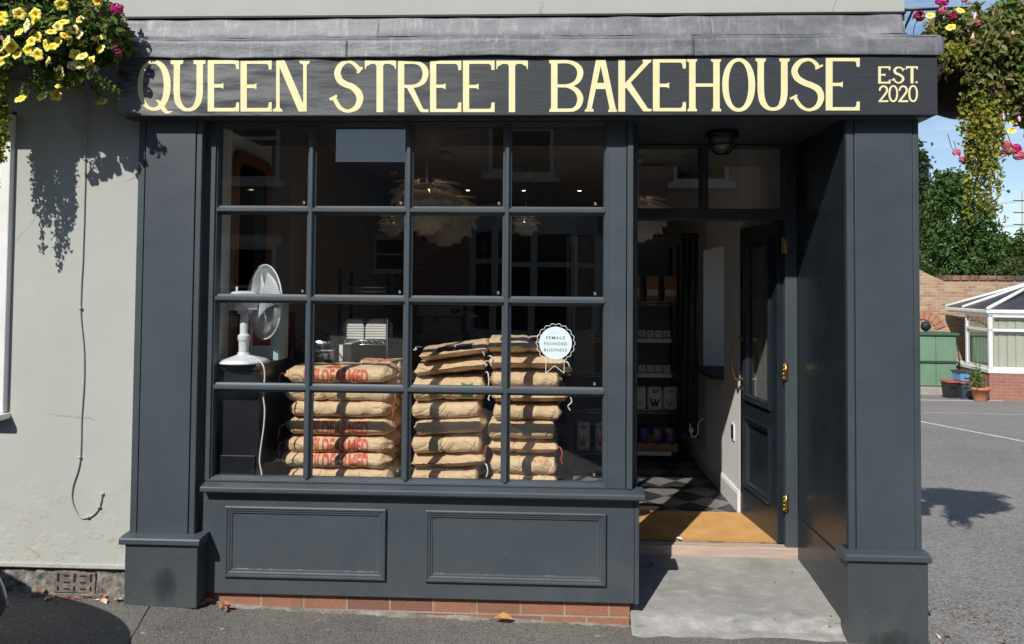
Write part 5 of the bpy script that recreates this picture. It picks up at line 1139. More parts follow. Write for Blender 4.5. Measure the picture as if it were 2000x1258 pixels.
def vine(rs, name, parent, tops, lens, lsz, dens, mat, spread=.03):
    cen = []; stems = MB()
    for (x, y, z), ln in zip(tops, lens):
        nseg = max(4, int(ln/.04)); p = Vector((x, y, z)); pts = [tuple(p)]
        for i in range(nseg): p = p+Vector((rs.normal()*.006, rs.normal()*.005, -ln/nseg)); pts.append(tuple(p))
        stems.tube(pts, .0013, 4)
        for i in range(int(ln*dens)):
            t = rs.random()*(len(pts)-1.001); a = int(t); q_ = Vector(pts[a]).lerp(Vector(pts[a+1]), t-a); cen.append((q_.x+rs.normal()*spread*.4, q_.y+rs.normal()*spread*.4, q_.z))
    cen = np.array(cen); n = len(cen); ax = rs.normal(size=(n, 3))*.8+np.array([0, 0, -.7]); nr = rs.normal(size=(n, 3))*.7+np.array([0, -1, .3])
    o = leaves(name, cen, ax, nr, lsz*(.7+.6*rs.random(n)), mat, parent, asp=.85); build('stems', stems, TWIG, o); return o
# --- left trough
rs = np.random.default_rng(5)
bl = thing('hanging_basket', 'wall trough overflowing with yellow petunias and pink geraniums, top left', 'hanging basket', (-2.75, -.15, 2.72))
m = MB(); m.extrude([(-.37, 2.845), (-.35, 2.73), (-.31, 2.705), (-.06, 2.705), (.02, 2.76), (.02, 2.845)], -3.25, -2.455); build('trough', m, M('black_trough', (.015, .015, .015), (.03, .028, .026), rough=.7, scale=14, bump=.004, bscale=40), bl)
m = MB(); m.tube([(-3.26, -.37, 2.848), (-2.45, -.37, 2.848), (-2.45, .025, 2.848)], .007, 6); m.tube([(-2.47, -.3, 2.845), (-2.47, -.24, 2.70), (-2.47, .025, 2.70)], .006, 6); build('bracket', m, DARKMETAL, bl)
P1, N1 = blob(rs, (-2.72, -.20, 2.93), (.46, .19, .20), 2600); P2, N2 = blob(rs, (-2.27, -.18, 2.90), (.155, .13, .15), 900, .3); P3, N3 = blob(rs, (-2.43, -.24, 2.78), (.15, .11, .12), 650, .3); P4, N4 = blob(rs, (-2.60, -.24, 3.10), (.40, .17, .14), 900, .3)
P5, N5 = blob(rs, (-2.66, -.345, 2.79), (.24, .05, .10), 800, .3); P6, N6 = blob(rs, (-2.50, -.34, 2.86), (.22, .05, .14), 500, .3)
Pp = np.concatenate([P1, P2, P3, P4, P5, P6]); Nn = np.concatenate([N1, N2, N3, N4, N5, N6]); Pp[:, 1] = np.minimum(Pp[:, 1], .0); n = len(Pp)
leaves('foliage', Pp, Nn*.5+rs.normal(size=(n, 3))*.7+np.array([0, -.1, -.3]), Nn+rs.normal(size=(n, 3))*.5+np.array([0, -.3, .5]), .030+.026*rs.random(n), LEAF_DARK, bl, asp=.62)
k = rs.random(n) < .10; q_ = Pp[k]+Nn[k]*.02; n2 = len(q_); leaves('withered_leaves', q_, rs.normal(size=(n2, 3))+np.array([0, 0, -.6]), rs.normal(size=(n2, 3))+np.array([0, -1, .3]), .025+.03*rs.random(n2), LEAF_DRY, bl, asp=.4)
# trailing stems below the foliage
trail = [(-2.36, -.30, 2.76, -2.30, -.31, 2.60), (-2.40, -.30, 2.74, -2.36, -.30, 2.615), (-2.33, -.30, 2.80, -2.13, -.24, 2.585), (-2.48, -.30, 2.74, -2.50, -.30, 2.60)]
m = MB(); tl = []
for x0, y0, z0, x1, y1, z1 in trail:
    c = cr([(x0, y0, z0), ((x0+x1)/2, y0-.015, (z0+z1)/2-.02), (x1, y1, z1)], 8); build('trailing_stem', MB().tube([tuple(v) for v in c], .0016, 4), TWIG, bl); tl += [tuple(v) for v in c for _ in range(5)]
tl = np.array(tl)+rs.normal(size=(len(tl), 3))*.012; leaves('trailing_leaves', tl, rs.normal(size=tl.shape)+np.array([0, 0, -.6]), rs.normal(size=tl.shape)+np.array([0, -1, .5]), .018+.016*rs.random(len(tl)), LEAF_DARK, bl)
rs = np.random.default_rng(77)
tops = [(-2.89+.21*rs.random(), -.30+rs.normal()*.025, 2.71) for _ in range(40)]
vine(rs, 'trailing_vine', bl, tops, [max(.08, (.18+.66*rs.random())*(1-abs((x+2.765)/.125)**1.3*.80)) for x, y, z in tops], .021, 240, LEAF_LIME)
Z7 = [(605,45),(190,135),(345,140),(325,200),(260,250),(185,315),(620,215),(570,265),(505,310),(680,295),(645,350),(785,190),(730,290),(780,340),(685,410),(795,425),(370,365),(305,405),(445,440),(510,455),(70,400),(100,450),(5,500),(60,550),(165,540),(270,490),(320,510),(370,535),(470,605),(740,535),(805,550),(770,630),(880,600),(890,670),(940,690),(710,645),(955,370),(985,480),(590,705),(600,760),(690,815),(755,775),(595,840),(415,940),(545,935),(205,965),(995,995),(10,140),(15,210),(5,605),(570,405),(960,15)]
rnd = random.Random(8)
for x, y in Z7:
    py = y/5.032; Yf = -.485+.05*rnd.random()+max(0, x-450)*.00032+max(0, y-560)*.0004
    p = at(x/5.032, py, Yf); place(pet_me, 'petunia', bl, p, (rnd.uniform(-.9, .7), -1, rnd.uniform(-.3, 1.1)), rnd.uniform(.82, 1.35), rnd.random()*6)
    if y > 560 or x > 930:
        e_ = Vector((max(-2.66, min(-2.30, p.x+.35*(-2.44-p.x))), -.30, 2.80)); c_ = cr([tuple(p+Vector((0, .012, 0))), tuple(p.lerp(e_, .45)+Vector((0, .02, -.02))), tuple(e_)], 8); build('petunia_stem', MB().tube([tuple(v) for v in c_], .0016, 4), TWIG, bl)
        if y > 700: tl_ = np.array([c_[k_] for k_ in range(2, len(c_)-2) for _ in range(3)])+rs.normal(size=(3*(len(c_)-4), 3))*.011; leaves('stem_leaves', tl_, rs.normal(size=tl_.shape)+np.array([0, 0, -.6]), rs.normal(size=tl_.shape)+np.array([0, -1, .5]), .016+.016*rs.random(len(tl_)), LEAF_DARK, bl)
for (x, y), mt, kk, sd in (((885, 60), MAG, .9, 1), ((1145, 95), MAG, 1.3, 2), ((1010, 150), MAG, .65, 3), ((1040, 350), DUSK, .85, 4), ((1120, 450), DUSK, .75, 5), ((1160, 525), DUSK, .9, 6), ((915, 90), DUSK, .7, 7)):
    p = at(x/5.032, y/5.032, -.24); o = place(mesh_of(geranium_mesh(sd), 'geranium', mt), 'geranium', bl, p, (.2, -.7, .6), kk*.95)
    m = MB(); m.tube([tuple(p), tuple(p+Vector((-.03, .05, -.09))), (-2.30, -.18, 2.88)], .002, 4); build('geranium_stem', m, TWIG, bl)
# --- right basket on the side wall
rs = np.random.default_rng(11)
br = thing('hanging_basket', 'round hanging basket of fuchsias and trailing yellow creeper beside the right pilaster', 'hanging basket', (2.33, .32, 2.6))
bc_ = (2.33, .32, 2.86)
m = MB(); m.lathe([(0, -.27), (.12, -.262), (.21, -.22), (.275, -.12), (.295, 0), (.285, .005), (.26, -.12), (.19, -.2), (0, -.24)], bc_, 32); build('bowl', m, M('dark_liner', (.02, .017, .014), (.045, .036, .028), rough=.9, scale=20, bump=.006, bscale=30), br)
m = MB(); m.tube([(1.842, .32, 3.18), (2.36, .32, 3.19), (2.36, .32, 3.16)], .009, 8); m.tube([(1.845, .32, 2.80), (2.02, .32, 3.18)], .007, 6)
m.box(1.840, 1.85, .28, .36, 2.75, 3.22)
for k in range(3): a = k*2.094+.4; m.tube([(2.36, .32, 3.16), (2.33+.29*math.cos(a), .32+.29*math.sin(a), 2.86)], .003, 5)
build('bracket', m, DARKMETAL, br)
parts_ = [((2.30, .26, 3.0), (.30, .24, .15), 1500, .3), ((2.50, .16, 2.98), (.19, .2, .22), 1300, .3), ((2.56, .18, 2.72), (.20, .2, .19), 1100, .3), ((2.42, .08, 2.68), (.13, .12, .14), 600, .3), ((2.15, .22, 2.93), (.16, .18, .12), 600, .3), ((2.50, .05, 2.83), (.17, .10, .15), 700, .35), ((2.36, .08, 2.92), (.13, .08, .08), 400, .4), ((2.24, .03, 2.70), (.10, .07, .14), 520, .3), ((2.30, .03, 2.86), (.16, .10, .10), 600, .3), ((2.44, .05, 2.66), (.14, .12, .14), 600, .3), ((2.62, .20, 2.58), (.13, .15, .10), 400, .3)]
bs = [blob(rs, *a) for a in parts_]; Pp = np.concatenate([b[0] for b in bs]); Nn = np.concatenate([b[1] for b in bs]); n = len(Pp)
leaves('foliage', Pp, Nn*.4+rs.normal(size=(n, 3))*.7+np.array([0, -.1, -.5]), Nn+rs.normal(size=(n, 3))*.5+np.array([0, -.3, .5]), .030+.024*rs.random(n), LEAF_OLIVE, br, asp=.58)
k = rs.random(n) < .09; q_ = Pp[k]+Nn[k]*.02; n2 = len(q_); leaves('withered_leaves', q_, rs.normal(size=(n2, 3))+np.array([0, 0, -.6]), rs.normal(size=(n2, 3))+np.array([0, -1, .3]), .02+.03*rs.random(n2), LEAF_DRY, br, asp=.4)
# upright fuchsia shoots
m = MB(); sl_ = []
for x0, z0, x1, z1 in ((2.45, 3.0, 2.62, 3.20), (2.5, 2.95, 2.70, 3.16), (2.6, 2.95, 2.78, 3.06), (2.40, 3.0, 2.47, 3.22), (2.2, 3.0, 2.12, 3.12), (2.6, 2.85, 2.80, 2.98)):
    c = cr([(x0, .25, z0), ((x0+x1)/2, .22, (z0+z1)/2+.03), (x1, .2, z1)], 9); m.tube([tuple(v) for v in c], .0022, 4); sl_ += [tuple(v) for v in c for _ in range(4)]
build('shoot', m, TWIG, br); sl_ = np.array(sl_)+rs.normal(size=(len(sl_), 3))*.018; leaves('shoot_leaves', sl_, rs.normal(size=sl_.shape)+np.array([0, 0, -.5]), rs.normal(size=sl_.shape)+np.array([0, -.5, 1]), .03+.02*rs.random(len(sl_)), LEAF_DARK, br)
tops = [(2.155+.165*rs.random(), .0+rs.random()*.10, 2.64+.06*rs.random()) for _ in range(56)]
vine(rs, 'trailing_vine', br, tops, [max(.1, (.16+.56*rs.random()**.8)*(1-abs((x-2.235)/.10)**1.3*.72)) for x, y, z in tops], .020, 150, LEAF_LIME)
for lo_ in (2.02, 2.20):
    tops = [(lo_+.16*(k+rs.random()*.8)/11, .0+rs.random()*.06, 2.90) for k in range(11)]
    vine(rs, 'creeper_fringe', br, tops, [.07+.07*rs.random() for _ in tops], .021, 300, LEAF_LIME)
for px, py in ((1817, 30), (1857, 53), (1978, 238), (1876, 20), (1975, 255)):
    p = at(px, py, .05); place(pet_me, 'petunia', br, p, (rnd.uniform(-.5, .2), -1, rnd.uniform(.2, 1)), .95, rnd.random()*6)
for (px, py), mt, kk, sd in (((1795, 33), CRIM, 1.15, 11), ((1840, 3), MAG, 1.2, 12), ((1842, 22), PINK, .9, 13), ((1862, 33), CRIM, 1.0, 14), ((1868, 299), PINK, .8, 15), ((1972, 293), PINK, 1.2, 16), ((1990, 304), PINK, 1.1, 17), ((1884, 1), PINK, .6, 18), ((1880, 312), PINK, .7, 21), ((1965, 285), PINK, 1.0, 22), ((1985, 290), MAG, .9, 23), ((1958, 300), PINK, .8, 24), ((1908, 46), PINK, .8, 19), ((1992, 90), PINK, .8, 20)):
    p = at(px, py, .08); place(mesh_of(geranium_mesh(sd), 'geranium', mt), 'geranium', br, p, (-.1, -.7, .6), kk)
    m = MB(); m.tube([tuple(p), tuple(p+Vector((.0, .05, -.03 if py < 200 else .04))), tuple(p+Vector((.02, .12, -.10 if py < 200 else .12)))], .002, 4); build('geranium_stem', m, TWIG, br)
fm = MB(); fm.lathe([(0, -.034), (.006, -.028), (.0085, -.014), (.005, 0), (.0035, .012), (0, .014)], seg=10)
for j in range(4): a = j*1.571; fm.add([(.003*math.cos(a), .003*math.sin(a), .004), (.014*math.cos(a+.25), .014*math.sin(a+.25), -.004), (.024*math.cos(a), .024*math.sin(a), -.014), (.014*math.cos(a-.25), .014*math.sin(a-.25), -.004)], [(0, 1, 2, 3)])
fme = mesh_of(fm, 'fuchsia', M('fuchsia_petal', (.80, .50, .48), (.82, .70, .66), rough=.5, scale=40))
for px, py in ((1905, 28), (1921, 198), (1933, 204), (1959, 222), (1990, 155), (1978, 65), (1948, 100), (1968, 98), (1950, 118), (1906, 150), (1919, 148), (1990, 228), (1900, 70), (1898, 90)):
    p = at(px, py, .03); place(fme, 'fuchsia', br, p, (rnd.uniform(-.2, .2), rnd.uniform(-.2, .2), 1), rnd.uniform(.8, 1.15), rnd.random()*6)
    m = MB(); m.tube([tuple(p+Vector((0, 0, .012))), tuple(p+Vector((.004, .02, .06))), tuple(p+Vector((.0, .10, .09)))], .001, 4); build('fuchsia_stem', m, TWIG, br)

# ------------------------------------------------------------------ fallen leaves and litter
def dry_leaf(p, k, mat, label, seed, group=None, name='fallen_leaf', cat='leaf'):
    r = random.Random(seed); rows = []
    pts = [(0, -.5, 0), (.22, -.25, .06), (.34, .05, .10), (.22, .3, .05), (0, .55, .0), (-.2, .3, .07), (-.32, .05, .12), (-.2, -.25, .05)]; m = MB(); a = r.random()*6.28; tl_ = Matrix.Rotation(a, 3, 'Z') @ Matrix.Rotation(r.uniform(-.5, .5), 3, 'X')
    vs = [tl_ @ Vector((x*k*r.uniform(.7, 1.2), y*k, z*k*r.uniform(.5, 2.2))) for x, y, z in pts]; lo = min(v.z for v in vs); ctr = tl_ @ Vector((0, 0, -.02*k)); vs = [v+Vector(p)-Vector((0, 0, lo)) for v in vs]+[ctr+Vector(p)-Vector((0, 0, lo))]
    m.add(vs, [(i, (i+1) % 8, 8) for i in range(8)]); o = build(name, m, mat, loc=p, fix=False); tag(o, label, cat, group); return o
LM = [M('yellow_dry_leaf', (.55, .36, .06), (.62, .45, .14), rough=.7, scale=40), M('brown_dry_leaf', (.25, .12, .055), (.38, .20, .10), rough=.8, scale=40), M('pale_dry_leaf', (.52, .42, .32), (.6, .52, .42), rough=.8, scale=40), M('rusty_dry_leaf', (.36, .11, .06), (.48, .2, .14), rough=.8, scale=40)]
ln = ['yellow', 'brown', 'pale', 'rusty']
for k in range(26):
    x = -2.72+.55*rnd.random() if k < 22 else -2.20+.04*rnd.random(); y = .012-abs(rnd.gauss(0, .035)); j = rnd.choice([0, 1, 1, 2, 3, 3, 2])
    dry_leaf((x, y, gz(x, y)+.003), rnd.uniform(.022, .055), LM[j], 'small %s fallen leaf in the drift along the foot of the pale wall' % ln[j], k, 'fallen leaves along the wall foot')
for k in range(9):
    x = -1.78+.16*rnd.random(); y = .03-.05*rnd.random(); dry_leaf((x, y, gz(x, y)+.012), rnd.uniform(.03, .06), LM[1 if k % 2 else 3], 'reddish brown fallen leaf in the corner beside the left plinth', 50+k, 'fallen leaves beside the plinth')
p = at(983, 1187, .03); dry_leaf((p.x, .035, gz(p.x, 0)+.012), .11, M('curled_orange_leaf', (.45, .2, .07), (.55, .3, .12), rough=.7, scale=30), 'large curled orange leaf leaning on the brick footing', 77)
for k, (px, py) in enumerate(((1620, 1216), (1622, 1203), (1410, 1090), (1340, 1083), (1513, 1132), (1547, 1117))):
    for _z in (0,): p = on_floor(px, py, .02 if py < 1150 else -.035)
    dry_leaf((p.x, p.y, -.042+(p.y-.085)/.70*.088+.003), .016, LM[1], 'tiny dark leaf scrap on the concrete ramp', 90+k, 'leaf scraps on the ramp')
p = on_floor(1272, 1109, .01); dry_leaf((p.x, p.y, -.042+(p.y-.085)/.70*.088+.003), .035, CRIM, 'dark red petal lying on the shaded part of the ramp', 101, None, 'fallen_petal', 'petal')
p = on_floor(1326, 1054, .109); dry_leaf((p.x, p.y, .111), .05, WHITEPVC, 'scrap of white paper on the front edge of the doormat', 102, None, 'paper_scrap', 'paper')
p = at(1690, 1224, -.05) if False else None
for k in range(14):
    x = 1.90+.22*rnd.random(); y = -.25+.35*rnd.random(); dry_leaf((x, y, gz(1.95, y)+.004), rnd.uniform(.015, .04), LM[rnd.choice([0, 1, 2])], 'small dry leaf on the tarmac beside the right plinth', 120+k, 'fallen leaves beside the right plinth')
# moss and grit along the edge of the car park
rs = np.random.default_rng(3); n = 1500; x = 1.91+np.abs(rs.normal(size=n))*.35; y = -.35+rs.random(n)*1.0+.3*(x-1.9)*rs.normal(size=n)*0
keep = np.array([noise.noise(Vector((a*3.5, b*3.5, 2))) > -.05 for a, b in zip(x, y)]); x, y = x[keep], y[keep]; n = len(x)
o = leaves('grit', np.stack([x, y, [gz(1.95, b)+.004 for b in y]], 1), rs.normal(size=(n, 3))*np.array([1, 1, .2]), rs.normal(size=(n, 3))*.3+np.array([0, 0, 1]), .006+.014*rs.random(n)**2, leafmat('grit_fleck', [(.08, .06, .04), (.30, .22, .12), (.06, .05, .035), (.42, .38, .32)], 0, .9)); o['kind'] = 'stuff'

# ------------------------------------------------------------------ across the car park
OLDBRICK = brickmat('old_garden_brick', (.66, .40, .23), (.36, .15, .09), (.55, .47, .36), .23, .078, 'x', .020, .02, stain=(.62, .50, .34)); CONSBRICK = brickmat('red_conservatory_brick', (.42, .13, .085), (.34, .11, .075), (.42, .30, .24), .225, .075, 'x', .012, .004)
gw = thing('garden_wall', 'old orange brick garden wall with a dark coping behind the car park', 'wall', (12, 16.7, -1))
m = MB(); m.box(4, 24, 16.6, 16.9, -1.4, 1.86); m.prism([(4, 1.861), (10.35, 1.861), (9.95, 2.05), (9.3, 2.42), (4, 2.6)], 16.602, 16.898); build('wall', m, OLDBRICK, gw)
m = MB()
for k in range(60): x = 10.4+k*.23; h = .12+.015*noise.noise(Vector((k*3.1, 0, 0))); m.box(x, x+.205, 16.56, 16.94, 1.862, 1.862+h)
build('coping', m, M('weathered_coping', (.10, .07, .055), (.30, .17, .11), rough=.9, scale=2.5, lo=.42, hi=.58), gw)
m = MB()
for k in range(9):
    t0, t1 = math.pi*(.08+k*.092), math.pi*(.08+k*.092+.08); m.prism([(9.86-.38*math.cos(t0), .45+.38*math.sin(t0)), (9.86-.62*math.cos(t0), .45+.62*math.sin(t0)), (9.86-.62*math.cos(t1), .45+.62*math.sin(t1)), (9.86-.38*math.cos(t1), .45+.38*math.sin(t1))], 16.57, 16.598)
build('brick_arch', m, M('arch_brick', (.40, .17, .10), (.50, .26, .16), rough=.9, scale=6), gw)
sh = thing('garden_cupboard', 'tall green plastic garden cupboard with double doors against the brick wall', 'cupboard', (9.75, 15.8, -.97))
GRN = M('green_plastic', (.15, .26, .17), (.18, .30, .20), rough=.5, scale=3)
m = MB(); m.box(9.20, 10.24, 15.64, 16.3, -.80, .46); build('carcass', m, GRN, sh, bevel=.02); m = MB(); m.box(9.15, 10.29, 15.56, 16.34, .462, .53); build('lid', m, M('dark_green_lid', (.05, .12, .07), rough=.5), sh, bevel=.02)
for a, b in ((9.23, 9.715), (9.73, 10.21)): m = MB(); m.box(a, b, 15.60, 15.638, -.78, .44); d_ = build('door', m, GRN, sh, bevel=.012)
m = MB(); m.box(9.2, 10.24, 15.57, 15.598, -.21, -.16); build('dark_band', m, M('dark_green_band', (.03, .07, .04), rough=.5), sh)
m = MB(); m.box(9.1, 10.35, 15.5, 16.4, -1.0, -.801); build('block_plinth', m, M('concrete_block', (.30, .28, .25), (.40, .37, .33), rough=.9, scale=8), sh)
m = MB(); m.lathe([(0, -.1), (.09, -.1), (.13, 0), (.12, .0), (.08, -.08)], (9.62, 15.9, .70), 18, 'y'); hr = build('lantern', m, BLACK); tag(hr, 'dark round lamp hood lying on top of the green cupboard', 'lamp hood')
hr.location = (0, 0, -.02)
def crate(x0, x1, y0, y1, z0, z1, col, lid, label):
    t = thing('storage_crate', label, 'crate', ((x0+x1)/2, (y0+y1)/2, z0)); mt = M('crate_plastic', col, rough=.5)
    m = MB(); m.add([(x0+.03, y0+.03, z0), (x1-.03, y0+.03, z0), (x1-.03, y1-.03, z0), (x0+.03, y1-.03, z0), (x0, y0, z1), (x1, y0, z1), (x1, y1, z1), (x0, y1, z1)], [(0, 3, 2, 1), (4, 5, 6, 7), (0, 1, 5, 4), (1, 2, 6, 5), (2, 3, 7, 6), (3, 0, 4, 7)]); build('tub', m, mt, t, bevel=.01)
    m = MB(); m.box(x0-.02, x1+.02, y0-.02, y1+.02, z1+.001, z1+.04); build('lid', m, M('crate_lid', lid, rough=.5), t, bevel=.01)
    m = MB(); m.box((x0+x1)/2-.06, (x0+x1)/2+.06, y0-.02, y0-.002, z1-.1, z1-.05); build('handle', m, mt, t)
g_ = gz(9.7, 14.6)+.004
crate(9.47, 9.70, 14.55, 14.9, g_, g_+.36, (.02, .022, .025), (.40, .10, .06), 'small black crate with a reddish lid beside the dark grey one')
crate(9.715, 10.06, 14.4, 14.9, g_, g_+.36, (.05, .07, .085), (.36, .12, .08), 'dark grey storage crate under the blue tub')
crate(9.70, 9.98, 14.45, 14.85, g_+.41, g_+.60, (.16, .34, .62), (.03, .035, .04), 'light blue tub with a black lid on top of the dark crate')
pt = thing('flower_pot', 'terracotta plant pot with a straggly plant by the conservatory corner', 'plant pot', (9.87, 13.95, gz(9.87, 13.95)))
zg = gz(9.87, 13.95)+.003; TERRA = M('terracotta', (.46, .16, .075), (.54, .21, .11), rough=.7, scale=8)
m = MB(); m.lathe([(0, 0), (.125, 0), (.13, .02), (.175, .24), (.205, .245), (.21, .31), (.185, .31), (.17, .27), (0, .26)], (9.87, 13.95, zg), 28); build('pot', m, TERRA, pt)
rs = np.random.default_rng(9); q_ = np.array([9.78, 13.95, zg+.5])+rs.normal(size=(220, 3))*np.array([.08, .08, .13]); leaves('leaves', q_, rs.normal(size=q_.shape), rs.normal(size=q_.shape)+np.array([0, -.5, 1]), .05+.03*rs.random(220), LEAF_DARK, pt)
m = MB()
for dx, h in ((-.12, 1.0), (.03, .75), (-.02, .55)): m.tube([(9.85, 13.95, zg+.26), (9.85+dx*.6, 13.95, zg+.26+h*.6), (9.85+dx, 13.93, zg+.26+h)], .008, 5)
build('stems', m, TWIG, pt)
# broom beside the cupboard
tag(build('broom', MB().tube([(10.33, 15.5, gz(10.3, 15.4)), (10.24, 15.62, .30)], .018, 6).box(10.26, 10.42, 15.42, 15.5, gz(10.3, 15.4)+.0, gz(10.3, 15.4)+.08), BLACK), 'black broom leaning between the green cupboard and the conservatory', 'broom')
# conservatory
cs = thing('conservatory', 'white framed conservatory on a red brick base with a dark hipped roof', 'conservatory', (12, 15, -.9))
poly = [(10.34, 15.45), (10.22, 14.2), (13.6, 13.75), (14.8, 14.9), (14.8, 16.3), (10.38, 16.3)]
def ring_prism(pts, z0, z1, inset=0.0):
    c_ = (12.4, 15.2); k = lambda p: (p[0]+(c_[0]-p[0])*inset, p[1]+(c_[1]-p[1])*inset); m = MB(); m.extrude([k(p) for p in pts], z0, z1, 'z'); return m
build('brick_base', ring_prism(poly, -1.3, -.30), CONSBRICK, cs)
build('sill', ring_prism(poly, -.299, -.21, -.012), WHITEPVC, cs, bevel=.01)
build('eaves_beam', ring_prism(poly, 1.04, 1.175, .0), WHITEPVC, cs)
build('gutter', ring_prism(poly, 1.07, 1.16, -.025), WHITEPVC, cs, bevel=.02)
BLIND = M('cream_blind', (.62, .62, .48), (.70, .69, .56), rough=.8, scale=6, stretch=(7, 7, .1))
def facet(a, b, n_):
    a, b = Vector((*a, 0)), Vector((*b, 0)); d = (b-a); Lf = d.length; d.normalize(); nn = Vector((d.y, -d.x, 0)); Mx = Matrix(((d.x, -nn.x, 0, a.x), (d.y, -nn.y, 0, a.y), (0, 0, 1, 0), (0, 0, 0, 1)))
    f = MB()
    for x in np.linspace(.0, Lf-.075, n_+1): f.box(x, x+.075, .01, .08, -.209, 1.039)
    f.box(.0, Lf, .008, .082, -.209, -.15); f.box(0, Lf, .009, .083, .985, 1.038); f.box(0, Lf, .007, .084, .66, .72)
    fo = build('window', f.xf(Mx), WHITEPVC, cs); gl = MB(); gl.box(.03, Lf-.03, .045, .05, -.16, 1.0); build('pane', gl.xf(Mx), GLASS, fo)
    bd = MB()
    for k in range(int(Lf/.09)): bd.box(.07+k*.09, .07+k*.09+.086, .11+.012*(k % 2), .115+.012*(k % 2), -.15, .98)
    build('vertical_blind', bd.xf(Mx), BLIND, fo)
facet(poly[0], poly[1], 2) if False else None
facet(poly[0], poly[1], 1); facet(poly[1], poly[2], 2); facet(poly[2], poly[3], 1)
ap = (12.1, 15.3, 1.86); ap2 = (12.6, 15.6, 1.86); ev = [(12.4+(p[0]-12.4)*1.02, 15.2+(p[1]-15.2)*1.02, 1.178) for p in poly]
m = MB(); m.add(ev+[ap, ap2], [(0, 1, 6), (1, 2, 7, 6), (2, 3, 7), (3, 4, 7), (4, 5, 6, 7), (5, 0, 6)]); build('roof', m, M('dark_roof_sheet', (.035, .037, .042), (.05, .052, .057), rough=.4, scale=3), cs)
for e in (0, 1, 2, 3, 5): m = MB(); m.tube([ev[e], ap2 if e in (2, 3) else ap], .045, 6); build('roof_bar', m, WHITEPVC, cs)
m = MB(); m.tube([ap, ap2], .06, 8); m.lathe([(.05, 0), (.04, .08), (.07, .13), (.06, .19), (.025, .24), (.045, .29), (.02, .36), (0, .46)], (ap[0], ap[1], ap[2]+.02), 12); m.lathe([(.28, -.10), (.12, .05), (0, .06)], ap, 14); build('finial', m, WHITEPVC, cs)
# trees beyond the wall
BARK = M('bark', (.06, .045, .03), (.12, .09, .06), rough=.9, scale=12, stretch=(3, 3, .5))
def tree(name, label, base, height, blobs, cols, leaf, n, seed, conical=None):
    rs = np.random.default_rng(seed); t = thing(name, label, 'tree', base, 'trees beyond the garden wall'); bx_, by_, bz_ = base
    m = MB(); m.tube([(bx_, by_, bz_), (bx_+.05, by_, bz_+height*.45), (bx_, by_, bz_+height*.92)], [height*.03, height*.02, height*.006], 8)
    for k in range(14):
        a = rs.random()*6.28; z0 = bz_+height*(.25+.6*rs.random()); r = (height*.2 if not conical else conical*(1-(z0-bz_)/height))*.8; m.tube([(bx_, by_, z0), (bx_+r*math.cos(a)*.6, by_+r*math.sin(a)*.6, z0+r*.25), (bx_+r*math.cos(a), by_+r*math.sin(a), z0+r*.35)], [.05, .03, .012], 5)
    build('trunk', m, BARK, t)
    if conical:
        tiers = []
        for k in range(n//26):
            z = bz_+height*(.12+.88*rs.random()**1.15); R_ = conical*(1-(z-bz_)/height)**.8+.06; a = rs.random()*6.28; R_ *= .75+.5*rs.random(); dr = np.array([math.cos(a), math.sin(a), -.22]); s_ = np.sqrt(rs.random(26))
            tiers.append(np.array([bx_, by_, z])+dr*(R_*s_)[:, None]+rs.normal(size=(26, 3))*np.array([.10, .10, .06])*(.6+s_[:, None]))
        P = np.concatenate(tiers); N = P-np.array([bx_, by_, bz_+height*.4])
    else:
        bb = [blob(rs, c, r, int(n*w_), .35) for c, r, w_ in blobs]; P = np.concatenate([b[0] for b in bb]); N = np.concatenate([b[1] for b in bb])
    k = len(P); N = N/np.linalg.norm(N, axis=1)[:, None]
    leaves('crown', P, N*.5+rs.normal(size=(k, 3))*.7+np.array([0, 0, -.25]), N*.7+rs.normal(size=(k, 3))*.6+np.array([0, 0, .6]), leaf*(.6+.8*rs.random(k)), leafmat('leaf_'+name, cols, .3), t)
gb = gz(12, 20)
tree('spruce_tree', 'grey green spruce with a pointed top rising behind the others', (12.95, 23.5, gb), 7.7, None, [(.025, .045, .03), (.05, .075, .05), (.08, .11, .075), (.04, .06, .04)], .17, 10000, 21, conical=1.5)
tree('broadleaf_tree', 'tall fresh green tree with a sloping crown next to the pilaster', (12.9, 20.0, gb), 6.2, [((12.6, 20, 3.8), (1.2, 1.1, 1.1), .28), ((12.8, 19.8, 2.5), (1.6, 1.3, 1.2), .36), ((13.6, 20.0, 2.1), (1.4, 1.2, 1.0), .24), ((12.4, 20, 4.7), (.6, .6, .6), .12)], [(.033, .075, .017), (.06, .13, .026), (.09, .175, .04), (.024, .055, .013)], .125, 15000, 22)
tree('dark_broadleaf_tree', 'dark leafy tree behind the wall to the right of the fresh green one', (14.6, 19.5, gb), 4.3, [((14.3, 19.3, 2.3), (1.2, 1.0, 1.0), .5), ((15.2, 19.6, 2.2), (1.1, 1.0, 1.0), .5)], [(.03, .06, .016), (.06, .11, .028), (.10, .15, .04), (.14, .17, .055)], .115, 11000, 23)
tree('dark_broadleaf_tree', 'dark leafy tree rising directly behind the conservatory roof', (16.8, 19.8, gb), 4.4, [((16.4, 19.5, 2.4), (1.2, 1.0, 1.05), .5), ((17.6, 19.8, 2.3), (1.2, 1.0, 1.0), .5)], [(.04, .07, .02), (.075, .115, .034), (.115, .155, .047), (.14, .15, .055)], .115, 11000, 24)
tree('olive_green_tree', 'small olive green tree low against the top of the garden wall', (13.6, 18.2, gb), 3.2, [((13.2, 18.0, 1.75), (1.1, .6, .7), .5), ((14.8, 18.1, 1.8), (1.2, .6, .65), .5)], [(.04, .06, .02), (.07, .10, .03), (.10, .13, .045), (.05, .07, .02)], .11, 8000, 25)
